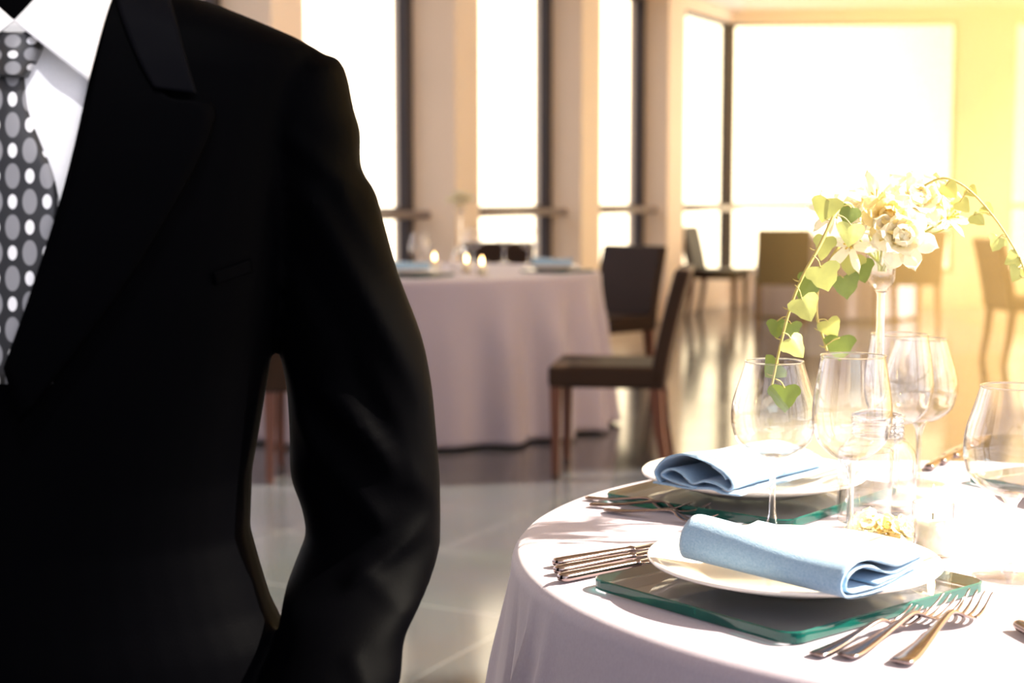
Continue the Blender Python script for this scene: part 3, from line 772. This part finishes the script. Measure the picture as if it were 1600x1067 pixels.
# loose flowers on the table
for i, (u, v, kd, s, lab) in enumerate(((1358, 826, 'rose', .026, 'cream blossom lying on the table right behind the second wine glass'),
                                       (1386, 828, 'yellow', .022, 'orange yellow blossom lying on the table between the others'),
                                       (1412, 832, 'rose', .024, 'cream blossom lying on the table beside the votive candle'))):
    q = P(u, v, z=TZ + .012)
    blossom('loose_flower', (q.x, q.y, TZ + 0.0095), (-0.2 + .3 * i, -0.5, 0.75), s, kd, lab, 'loose flowers on the near table', rnd)

IVY = [(0.0, 0.0), (0.12, 0.10), (0.30, 0.40), (0.50, 0.52), (0.44, 0.28), (0.56, 0.10), (0.42, -0.06)]
def ivy_leaf(parent, base, tip, width, mat, face=(0, -1, 0.25), bend=0.15):
    # heart shaped leaf with shallow lobes: base is where the stalk joins
    base = Vector(base); tip = Vector(tip); d = tip - base; L = d.length; d.normalize()
    fc = Vector(face); s = d.cross(fc).normalized(); nrm = s.cross(d).normalized()
    half = [(0.02, 0.0), (-0.06, 0.14), (-0.10, 0.32), (-0.02, 0.46), (0.14, 0.53), (0.28, 0.50), (0.40, 0.40), (0.54, 0.35), (0.70, 0.27), (0.86, 0.13), (1.0, 0.0)]
    jit = [rnd.uniform(-.03, .03) for _ in half]; jit[0] = jit[-1] = 0; asym = rnd.uniform(-.08, .08); cup_ = rnd.uniform(0.10, 0.5)
    def pt(t, w_, k):
        z = -bend * L * t * t + 0.22 * abs(w_) * L * 0.9 - 0.06 * L * math.sin(5 * t + 3 * abs(w_)) * abs(w_)
        return base + d * (L * t) + s * (w_ * width * (1 + asym * (1 if w_ > 0 else -1))) + nrm * (z - cup_ * L * abs(w_))
    mid_ = (base + tip) / 2; L *= 1.12; width *= 1.18; base = base - d * L * 0.05
    mb = MB(); K = 4; o = 0
    N_ = len(half)
    for (t, w_), jj in zip(half, jit):
        w_ = w_ + jj
        tm = max(t, 0.0)
        for j in range(-K, K + 1):
            f = j / K
            tt = tm * (1 - abs(f)) + t * abs(f)
            mb.v.append(pt(tt, w_ * f, 1.0))
    for i in range(N_ - 1):
        for j in range(2 * K):
            a = i * (2 * K + 1) + j; mb.f.append([a, a + 1, a + 2 * K + 2, a + 2 * K + 1])
    lf = mb.build('leaf', mat, parent, world=True)
    return lf
def ivy(label, path, leaves, r=0.0024):
    pts = [P(u, v, Y=Y) for u, v, Y in path]
    cv = cat_curve([tuple(p) for p in pts], 8)
    e = empty('ivy_vine', cv[0]); tag(e, label, 'ivy vine', 'ivy vines trailing from the bouquet')
    n_ = len(cv)
    s = MB(); s.tube(cv, [r * (1 - 0.45 * i / n_) for i in range(n_)], 8)
    for k in range(4, n_ - 2, 7):
        q = Vector(cv[k]); s.tube([tuple(q), tuple(q + Vector((-.005, 0, .001))), tuple(q + Vector((-.008, 0, .003)))], [.0008, .0006, .0003], 5)
    s.build('stem', M['stem'], e, world=True)
    for (bu, bv, tu, tv, wpx, Y, mk, au, av) in leaves:
        b = P(bu, bv, Y=Y); t = P(tu, tv, Y=Y - 0.004)
        wv = (P(bu + wpx, bv, Y=Y) - b).length
        ivy_leaf(e, b, t, wv, M[mk], face=(rnd.uniform(-.35, .35), -1, rnd.uniform(0, .4)))
        a = P(au, av, Y=Y)
        MB().tube(cat_curve([tuple(a), tuple((a + b) / 2 + Vector((0.001, 0, 0.002))), tuple(b)], 4), 0.0007, 6).build('leaf_stalk', M['stem'], e, world=True)
    return e
ivy('front ivy vine trailing left from the bouquet down over the left wine glass',
    [(1345, 345, 1.80), (1325, 318, 1.77), (1305, 335, 1.745), (1280, 385, 1.73), (1250, 440, 1.72), (1232, 490, 1.715), (1218, 545, 1.71), (1205, 606, 1.705)],
    [(1282, 418, 1294, 453, 46, 1.70, 'leafl', 1271, 400), (1253, 468, 1268, 500, 42, 1.70, 'leafl', 1242, 445), (1236, 530, 1256, 556, 36, 1.69, 'leafl', 1222, 520),
     (1226, 606, 1226, 643, 42, 1.685, 'leafg', 1211, 592), (1216, 570, 1198, 588, 38, 1.72, 'leafg', 1212, 560), (1236, 506, 1240, 528, 30, 1.725, 'leafg', 1225, 500),
     (1214, 502, 1214, 528, 26, 1.735, 'leafg', 1228, 495), (1330, 352, 1328, 384, 40, 1.72, 'leafl', 1308, 335), (1292, 312, 1284, 345, 40, 1.745, 'leafl', 1310, 325),
     (1270, 440, 1252, 462, 30, 1.735, 'leafg', 1262, 430), (1330, 325, 1322, 350, 34, 1.75, 'leafg', 1318, 322), (1290, 372, 1284, 405, 30, 1.76, 'leafl', 1290, 360)])
ivy('rear ivy vine hanging between the front vine and the candlestick stem',
    [(1350, 352, 1.83), (1322, 372, 1.81), (1298, 405, 1.80), (1280, 440, 1.80), (1276, 490, 1.80), (1284, 520, 1.80), (1292, 548, 1.80)],
    [(1330, 400, 1326, 428, 38, 1.80, 'leafl', 1306, 395), (1345, 410, 1352, 440, 36, 1.81, 'leafg', 1315, 392), (1318, 434, 1326, 466, 42, 1.80, 'leafg', 1290, 425),
     (1294, 502, 1306, 528, 30, 1.795, 'leafl', 1278, 500), (1312, 528, 1312, 562, 40, 1.79, 'leafg', 1290, 540), (1264, 430, 1258, 456, 28, 1.81, 'leafg', 1282, 432),
     (1262, 452, 1262, 482, 30, 1.81, 'leafg', 1279, 455)])
ivy('ivy vine arching right from the bouquet out of the photo',
    [(1400, 345, 1.80), (1430, 302, 1.79), (1465, 280, 1.785), (1490, 282, 1.78), (1520, 302, 1.775), (1555, 342, 1.77), (1580, 380, 1.765), (1598, 415, 1.76), (1606, 450, 1.76)],
    [(1478, 290, 1494, 308, 26, 1.775, 'leafl', 1485, 282), (1500, 315, 1514, 330, 24, 1.775, 'leafl', 1512, 298), (1514, 295, 1526, 306, 18, 1.78, 'leafl', 1516, 299),
     (1522, 336, 1538, 350, 22, 1.77, 'leafl', 1545, 332), (1538, 322, 1552, 332, 18, 1.775, 'leafl', 1540, 326), (1560, 372, 1553, 392, 28, 1.765, 'leafl', 1570, 366),
     (1590, 402, 1572, 412, 24, 1.76, 'leafl', 1594, 406), (1592, 420, 1584, 440, 24, 1.76, 'leafl', 1599, 418)], r=0.0016)

# ------------------------------------------------------------------ middle table's setting
G2 = 'tableware on the middle table'
def mid(u, v, z=TZ): return P(u, v, z=z)
def put(src, u, v, lab, cat, z=TZ, rz=0.0, grp=None):
    o = copy_tree(src); q = P(u, v, z=z); o.location = (q.x, q.y, z + 0.0005)
    o.rotation_euler = (0, 0, rz); tag(o, lab, cat, grp); return o
m2 = mat_from(Vector((-.66, 7.15, 0)), Vector((-.42, 7.02, 0)), Vector((-.26, 7.28, 0)), 'glass placemat at the left front of the middle table')
m3 = mat_from(Vector((.03, 7.62, 0)), Vector((.24, 7.45, 0)), Vector((.42, 7.66, 0)), 'glass placemat at the right of the middle table')
mp = mid(672, 436, MZ)
for (x, y, rz, a) in ((-.46, 7.17, 20, 'left front'), (.20, 7.62, -10, 'right')):
    o = plate1.copy(); C.objects.link(o); o.location = (x, y, MZ); o.rotation_euler = (0, 0, 0); tag(o, 'white plate on the middle table, the one at the %s' % a, 'plate')
    o = nap1.copy(); C.objects.link(o); o.location = (x - .10, y - 0.05, MZ + 0.0215); o.rotation_euler = (0, 0, math.radians(rz)); tag(o, 'blue folded napkin on the %s plate of the middle table' % a, 'napkin')
s2 = copy_tree(stick); s2.location = (-.258, 7.72, TZ + 0.0005); tag(s2, 'glass candlestick on the middle table with a small cream bouquet', 'candlestick')
top2 = Vector((-.258, 7.72, TZ + .315))
for i, (dx, dy, dz, sz, lab) in enumerate(((-.035, 0, .030, .05, 'left blossom of the bouquet on the middle table'), (.03, -.01, .035, .055, 'right blossom of the bouquet on the middle table'),
                                         (0, .01, .055, .05, 'top blossom of the bouquet on the middle table'), (.0, -.03, .02, .045, 'front blossom of the bouquet on the middle table'))):
    e = blossom('cream_flower', top2 + Vector((dx, dy, dz)), (dx * 10, dy * 10 - .3, 1), sz, 'rose', lab, 'flowers on the middle table', rnd)
    MB().tube([tuple(-Vector((dx, dy, dz + .02))), (0, 0, 0)], .0015, 6).build('stem', M['leafg'], e)
for (du, dv, lab) in ((655, 428, 'round wine glass at the left of the middle table'), (740, 412, 'wine glass just right of the candlestick on the middle table'), (788, 410, 'wine glass in the centre back of the middle table'), (826, 414, 'wine glass near the right plate of the middle table')):
    put(bal if du != 788 else bor, du, dv, lab, 'wine glass', grp='wine glasses on the middle table')
for (du, dv, lab) in ((679, 424, 'lit votive candle at the left of the middle table'), (753, 432, 'lit votive candle in the middle of the middle table'), (729, 428, 'votive candle between the other two on the middle table')):
    o = put(vot, du, dv, lab, 'candle', grp='candles on the middle table'); o.scale = (1.25, 1.25, 1.25)

# ------------------------------------------------------------------ the man
UC = 15.0; YB = 1.34
# torso half widths (pixels at YB) and depth radius (m): v, half width, depth
TOR = [(-75, 80, .055), (-45, 165, .070), (-12, 262, .082), (12, 335, .088), (35, 392, .092), (58, 446, .096), (80, 486, .098), (110, 497, .104), (170, 478, .114), (250, 458, .122), (350, 440, .126),
       (450, 424, .126), (530, 410, .124), (600, 400, .121), (660, 390, .118), (740, 376, .116), (830, 373, .116), (885, 388, .118), (940, 405, .121), (990, 430, .124), (1067, 448, .128), (1160, 462, .130), (1240, 470, .130)]
def tor_at(v):
    for i in range(len(TOR) - 1):
        if v <= TOR[i + 1][0]:
            a, b = TOR[i], TOR[i + 1]; t = max(0, (v - a[0]) / (b[0] - a[0]))
            return a[1] + (b[1] - a[1]) * t, a[2] + (b[2] - a[2]) * t
    return TOR[-1][1:]
EXP = 2.35
def front_y(x, z):
    # invert: pixel row for height z at depth YB
    pz = P(UC, 500, Y=YB)
    v = z_to_v(z); hw, dp = tor_at(v)
    c = P(UC, v, Y=YB); a = (P(UC + hw, v, Y=YB) - c).x
    s = min(abs((x - c.x) / a), 0.995)
    return YB - dp * (1 - s ** EXP) ** (1 / EXP)
def z_to_v(z):
    f = YB * math.cos(pitch) - (z - CZ) * math.sin(pitch); uu = YB * math.sin(pitch) + (z - CZ) * math.cos(pitch)
    return 533.5 - F * uu / f
def on_front(u, v, off):
    y = YB - 0.11
    for _ in range(12):
        p = P(u, v, Y=y); y = 0.5 * y + 0.5 * (front_y(p.x, p.z) - off)
    return P(u, v, Y=y)
man = empty('person', (P(UC, 500, Y=YB).x, YB, 0)); tag(man, 'man in black suit, white shirt and spotted tie at the left, hand in pocket', 'person')
CX = man.location.x
jm = MB(); rings = []; NS = 48
for (v, hw, dp) in TOR:
    c = P(UC, v, Y=YB); a = (P(UC + hw, v, Y=YB) - c).x; r = []
    for j in range(NS):
        q = 2 * PI * j / NS; cs, sn = math.cos(q), math.sin(q)
        r.append((c.x + a * math.copysign(abs(cs) ** (2 / EXP), cs), c.y - dp * math.copysign(abs(sn) ** (2 / EXP), sn), c.z))
    rings.append(r[::-1])
jm.loft(rings)
# sleeve stations: v, centre u, half width px, depth centre, depth radius
SL = [(88, 500, 22, 1.345, .020), (98, 497, 36, 1.345, .036), (120, 488, 54, 1.345, .052), (170, 474, 78, 1.348, .062), (205, 478, 84, 1.350, .064), (262, 482, 82, 1.355, .064), (300, 492, 94, 1.36, .065), (350, 503, 97, 1.365, .064),
      (430, 522, 101, 1.372, .063), (523, 546, 112, 1.38, .063), (600, 561, 113, 1.385, .063), (670, 567, 114, 1.39, .063), (740, 571, 116, 1.392, .062), (790, 580, 108, 1.39, .061), (830, 583, 105, 1.385, .060), (860, 577, 109, 1.375, .058), (910, 560, 111, 1.35, .056),
      (950, 547, 107, 1.325, .054), (1000, 532, 100, 1.30, .052), (1067, 515, 110, 1.275, .050), (1110, 500, 100, 1.265, .046)]
def catm(rows, k): return cat_curve([tuple(float(x) for x in r) for r in rows], k)
RIDGES = [((505, 320), (672, 610), 20, .009), ((545, 300), (600, 400), 14, .005), ((520, 600), (684, 760), 18, .008), ((470, 640), (600, 790), 16, .005), ((560, 880), (682, 800), 14, .007), ((560, 560), (640, 720), 12, -.006),
          ((575, 860), (640, 940), 12, .004), ((450, 545), (500, 700), 12, .004), ((585, 1067), (560, 1000), 10, .005), ((470, 220), (552, 290), 14, .005), ((470, 380), (560, 540), 16, -.004)]
def ridge(u, v):
    s = 0
    for (a, b, w_, am) in RIDGES:
        a = Vector(a); b = Vector(b); p = Vector((u, v)); ab = b - a; t = (p - a).dot(ab) / ab.length_squared
        tt = min(max(t, 0), 1); dist = (p - a - ab * tt).length
        s += am * math.exp(-(dist / w_) ** 2)
    return s
for side in (1, -1):
    rings = []
    for (v, cu, hw, yc, dr) in catm(SL, 4):
        c = P(cu, v, Y=yc); a = (P(cu + hw, v, Y=yc) - c).x; r = []
        for j in range(56):
            q = 2 * PI * j / 56; cs, sn = math.cos(q), math.sin(q)
            x = c.x + a * cs; y = c.y - dr * sn
            if sn > 0:
                y -= ridge(cu + hw * cs, v) * sn ** 0.5
            x = x if side == 1 else 2 * CX - x
            r.append((x, y, c.z))
        rings.append(r if side == 1 else r[::-1])
    jm.loft(rings)
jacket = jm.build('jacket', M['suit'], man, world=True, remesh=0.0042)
fix_normals(jacket)

def patch(name, mat, left, right, off0, off1, th, parent=man, mirror=False, n=24, m=10, bulge=0.0, uvc=None, wob=None):
    # surface patch on the chest between two pixel polylines (same count of points)
    lc = cat_curve([tuple(map(float, p)) for p in left], 6); rc = cat_curve([tuple(map(float, p)) for p in right], 6)
    mb = MB(); fr = []; bk = []; uvs = []
    for i in range(len(lc)):
        t = i / (len(lc) - 1)
        for j in range(m + 1):
            s = j / m
            u = lc[i][0] * (1 - s) + rc[i][0] * s; v = lc[i][1] * (1 - s) + rc[i][1] * s
            off = off0 * (1 - t) + off1 * t + bulge * math.sin(PI * s)
            if wob: off += wob(u, v)
            p = on_front(u, v, off)
            if mirror: p = Vector((2 * CX - p.x, p.y, p.z))
            fr.append(p); bk.append(p + Vector((0, th, 0)))
            if uvc: uvs.append(uvc(u, v))
    k = m + 1; nn = len(lc)
    mb.v = fr + bk; o = len(fr)
    for i in range(nn - 1):
        for j in range(m):
            a = i * k + j; mb.f.append([a, a + 1, a + k + 1, a + k]); mb.f.append([o + a, o + a + k, o + a + k + 1, o + a + 1])
    edge = [j for j in range(m + 1)] + [i * k + m for i in range(1, nn)] + [(nn - 1) * k + j for j in range(m - 1, -1, -1)] + [i * k for i in range(nn - 2, 0, -1)]
    for i in range(len(edge)):
        a, b = edge[i], edge[(i + 1) % len(edge)]; mb.f.append([a, o + a, o + b, b])
    if uvc: mb.uv = uvs + uvs
    ob = mb.build(name, mat, parent, world=True); fix_normals(ob); return ob
def shirt_wob(u, v): return 0.0016 * math.sin(u * 0.12 + 0.01 * v) * 0.6 + (0.0012 if 18 < u < 62 else 0)
shirt = patch('shirt', M['shirt'], [(-150, 30), (-150, 150), (-110, 330), (-60, 480), (-10, 600)], [(185, 30), (180, 130), (140, 300), (90, 460), (40, 600)], .003, .003, .002, wob=shirt_wob)
uvf = lambda u, v: ((u - 33.0) / 27.0 + 20, (v + 5) / 40.0 + 20 + 0.5)
tie = patch('tie', M['tie'], [(-12, 108), (-25, 170), (-45, 240), (-62, 330), (-60, 450), (-40, 600)], [(36, 108), (42, 168), (62, 225), (86, 290), (98, 400), (80, 600)], .007, .007, .005, bulge=.004, uvc=uvf)
patch('tie_knot', M['tie'], [(-30, 50), (-22, 85), (-10, 118)], [(66, 50), (56, 85), (38, 120)], .016, .014, .014, bulge=.008, uvc=lambda u, v: ((u - 20) / 30.0 + 20.5, (v - 12) / 21.0 + 20 + 0.001 * u), parent=tie)
patch('shirt_collar_wing', M['shirt'], [(86, -38), (50, 2), (21, 33)], [(190, -38), (166, 20), (137, 126)], .012, .024, .003, bulge=.003, parent=shirt)
patch('shirt_collar_wing', M['shirt'], [(-50, -38), (-12, 2), (21, 32)], [(-150, -38), (-126, 20), (-97, 126)], .012, .024, .003, bulge=.003, parent=shirt)
for mir in (False, True):
    patch('lapel', M['suit'], [(172, -30), (140, 120), (100, 290), (50, 450), (5, 575)], [(185, -28), (250, 141), (335, 180), (210, 420), (30, 660)], .0100, .0145, .009, mirror=mir, parent=jacket)
    patch('jacket_collar', M['satin'], [(176, -45), (184, 10), (212, 85), (240, 137)], [(252, -45), (268, 10), (288, 85), (306, 146)], .0155, .0145, .006, mirror=mir, parent=jacket)
patch('breast_pocket', M['suit'], [(332, 426), (336, 446)], [(392, 405), (395, 425)], .003, .003, .003, parent=jacket)
# neck, head, hands: the body, one continuous mesh
neck0 = P(UC, -40, Y=YB + .015)
zc = neck0.z
bm_ = MB()
def ell(c, rx, ry, n=24, pw=2.0):
    return [(c[0] + rx * math.cos(2 * PI * j / n), c[1] + ry * math.sin(2 * PI * j / n), c[2]) for j in range(n)]
X0 = CX; Y0 = YB
body = [((X0, Y0, .60), .12, .08), ((X0, Y0, .72), .13, .085), ((X0, Y0, .85), .125, .08), ((X0, Y0, 1.0), .15, .085), ((X0, Y0, 1.15), .17, .085), ((X0, Y0, zc - .07), .15, .065), ((X0, Y0 + .01, zc - .02), .085, .06),
        ((X0, Y0 + .015, zc + .0), .062, .06), ((X0, Y0 + .012, zc + .05), .058, .058), ((X0, Y0 + .002, zc + .085), .060, .070)]
bm_.loft([ell(c, rx, ry) for c, rx, ry in body])
HZ = zc + .165
head = [((0, -.030, -.112), .022, .022), ((0, -.028, -.104), .042, .045), ((0, -.020, -.085), .055, .066), ((0, -.010, -.055), .066, .082), ((0, -.004, -.02), .074, .091), ((0, 0, .015), .077, .096), ((0, 0, .05), .076, .096), ((0, .002, .08), .066, .085), ((0, .004, .102), .045, .06), ((0, .004, .112), .02, .028)]
bm_.loft([ell((X0 + c[0], Y0 + c[1], HZ + c[2]), rx, ry) for c, rx, ry in head])
bm_.loft([ell((X0, Y0 - .098, HZ - .036), .015, .016, 12), ell((X0, Y0 - .104, HZ - .028), .013, .014, 12), ell((X0, Y0 - .092, HZ + .012), .007, .010, 12)])
bm_.loft([ell((X0, Y0 - .082, HZ - .070), .022, .012, 12), ell((X0, Y0 - .084, HZ - .062), .025, .013, 12), ell((X0, Y0 - .082, HZ - .054), .02, .011, 12)])
for s in (-1, 1):
    bm_.loft([ell((X0 + s * .076, Y0 + .008, HZ - .03), .008, .012, 12), ell((X0 + s * .083, Y0 + .012, HZ - .0), .010, .019, 12), ell((X0 + s * .082, Y0 + .014, HZ + .026), .008, .014, 12)])
    # arm, hand in the pocket with five fingers
    ap = [P(cu, v, Y=yc) for (v, cu, hw, yc, dr) in SL]
    arm = [Vector((X0 + .08, Y0, ap[4].z)), ap[5], ap[8], ap[11], ap[14], ap[17], ap[19]]
    hand = ap[19] + Vector((-.012, -.0, -.03))
    def mx_(p): return tuple(p) if s == 1 else (2 * CX - p.x, p.y, p.z)
    bm_.tube([mx_(p) for p in arm], [.03, .032, .034, .034, .032, .028, .025], 16)
    palm = [ap[19], ap[19] + Vector((-.006, 0, -.03)), ap[19] + Vector((-.014, -.002, -.07)), ap[19] + Vector((-.018, -.002, -.085))]
    bm_.loft([ell(mx_(p), .020 + .012 * min(i, 1.4), .014, 16) for i, p in enumerate(palm)])
    for k in range(4):
        b0 = palm[2] + Vector((-.026 + .017 * k, 0, -.01)); ln = (.062, .074, .070, .055)[k]
        bm_.tube([mx_(b0), mx_(b0 + Vector((-.003, -.004, -ln * .5))), mx_(b0 + Vector((-.006, .002, -ln)))], [.0085, .008, .0065], 10)
    t0 = palm[1] + Vector((-.02, -.005, -.005)); bm_.tube([mx_(t0), mx_(t0 + Vector((-.022, -.006, -.025))), mx_(t0 + Vector((-.03, -.008, -.05)))], [.011, .010, .008], 10)
    # legs inside the trousers
    bm_.tube([(X0 + s * .075, Y0, .66), (X0 + s * .085, Y0, .36), (X0 + s * .095, Y0 + .01, .09)], [.07, .05, .038], 16)
    bm_.loft([ell((X0 + s * .095, Y0 + .0, .04), .036, .08, 16), ell((X0 + s * .095, Y0 + .005, .07), .034, .06, 16), ell((X0 + s * .095, Y0 + .01, .11), .034, .034, 16)])
bo = bm_.build('body', M['skin'], man, world=True, remesh=0.005); fix_normals(bo)
eyes = MB()
for s in (-1, 1):
    eb = MB(); eb.loft([ell((X0 + s * .031, Y0 - .083, HZ - .004 + dz), max(.0115 * math.cos(dz / .0115 * 1.45), .001), max(.0115 * math.cos(dz / .0115 * 1.45), .001), 16) for dz in (-.0112, -.008, -.004, 0, .004, .008, .0112)])
    ey = eb.build('eye', M['shirt'], man, world=True)
    ib = MB(); ib.loft([[(X0 + s * .031 + r_ * math.cos(2 * PI * j / 16), Y0 - y_, HZ - .004 + r_ * math.sin(2 * PI * j / 16)) for j in range(16)] for r_, y_ in ((.0055, .0925), (.0050, .0948), (.001, .0952))])
    fix_normals(ib.build('iris', M['hair'], ey, world=True))
    MB().box((X0 + s * .031, Y0 - .097, HZ + .016), (.034, .006, .005)).build('eyebrow', M['hair'], man, world=True, bevel=.002)
hr = MB(); hr.loft([ell((X0, Y0 + .022, HZ + z), rx, ry) for z, rx, ry in ((-.05, .062, .078), (-.01, .080, .090), (.03, .083, .098), (.07, .078, .100), (.10, .060, .080), (.118, .03, .04))]).build('hair', M['hair'], man, world=True)
# shirt collar stand round the neck
MB().lathe([(.064, -.022), (.068, -.020), (.064, .028), (.060, .028), (.060, -.02)], 40, c=(X0, Y0 + .013, zc + .0), cap=False).build('collar_stand', M['shirt'], shirt, world=True)
# trousers
tm = MB()
for s in (-1, 1):
    tm.loft([ell((X0 + s * x, Y0 + y, z), rx, ry, 28) for x, y, z, rx, ry in ((.055, 0, .80, .11, .105), (.070, 0, .70, .118, .112), (.078, 0, .60, .108, .108), (.083, 0, .50, .092, .098), (.088, 0, .36, .078, .085), (.092, .01, .20, .070, .078), (.096, .012, .06, .066, .076), (.096, .012, .035, .066, .076))])
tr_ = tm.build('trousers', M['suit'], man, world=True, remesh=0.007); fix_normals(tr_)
for s in (-1, 1):
    sh = MB(); rr = []
    for (y, hw, z1) in ((.085, .012, .045), (.07, .032, .065), (.03, .036, .075), (-.03, .040, .07), (-.10, .046, .045), (-.16, .042, .035), (-.19, .026, .026), (-.20, .008, .015)):
        rr.append([(X0 + s * .096 + hw * math.cos(a), Y0 + .01 + y, max(0.001, z1 / 2 + z1 / 2 * math.copysign(abs(math.sin(a)) ** .6, math.sin(a)))) for a in [2 * PI * j / 20 for j in range(20)]])
    so = sh.loft(rr).build('shoe', M['shoe'], man, world=True); fix_normals(so)

# ------------------------------------------------------------------ tinted haze volume, added for the golden glow at the upper right
hz = MB().add([(0.3, 2.35, 0.02), (5.3, 2.35, 0.02), (5.3, 15.4, 0.02), (2.3, 15.4, 0.02), (0.3, 2.35, 2.98), (5.3, 2.35, 2.98), (5.3, 15.4, 2.98), (2.3, 15.4, 2.98)],
              [(0, 3, 2, 1), (4, 5, 6, 7), (0, 1, 5, 4), (1, 2, 6, 5), (2, 3, 7, 6), (3, 0, 4, 7)])
hm = bpy.data.materials.new('golden_haze'); hm.use_nodes = True; nt = hm.node_tree; nt.nodes.clear()
out = nt.nodes.new('ShaderNodeOutputMaterial'); vs = nt.nodes.new('ShaderNodeVolumePrincipled'); vs.inputs['Color'].default_value = (1.0, 0.71, 0.30, 1); vs.inputs['Anisotropy'].default_value = 0.3
tc = nt.nodes.new('ShaderNodeTexCoord'); dt = nt.nodes.new('ShaderNodeVectorMath'); dt.operation = 'DOT_PRODUCT'; dt.inputs[1].default_value = (1.0, -0.20, 0.45)
nt.links.new(tc.outputs['Object'], dt.inputs[0])
mr = nt.nodes.new('ShaderNodeMapRange'); mr.interpolation_type = 'SMOOTHSTEP'; mr.inputs['From Min'].default_value = -0.3; mr.inputs['From Max'].default_value = 3.2; mr.inputs['To Max'].default_value = 0.17
nt.links.new(dt.outputs['Value'], mr.inputs['Value']); nt.links.new(mr.outputs['Result'], vs.inputs['Density']); nt.links.new(vs.outputs[0], out.inputs['Volume'])
ho = hz.build('glow_haze', hm, smooth=False); tag(ho, 'golden haze added for the warm glow over the right side of the room', 'haze', kind='stuff')
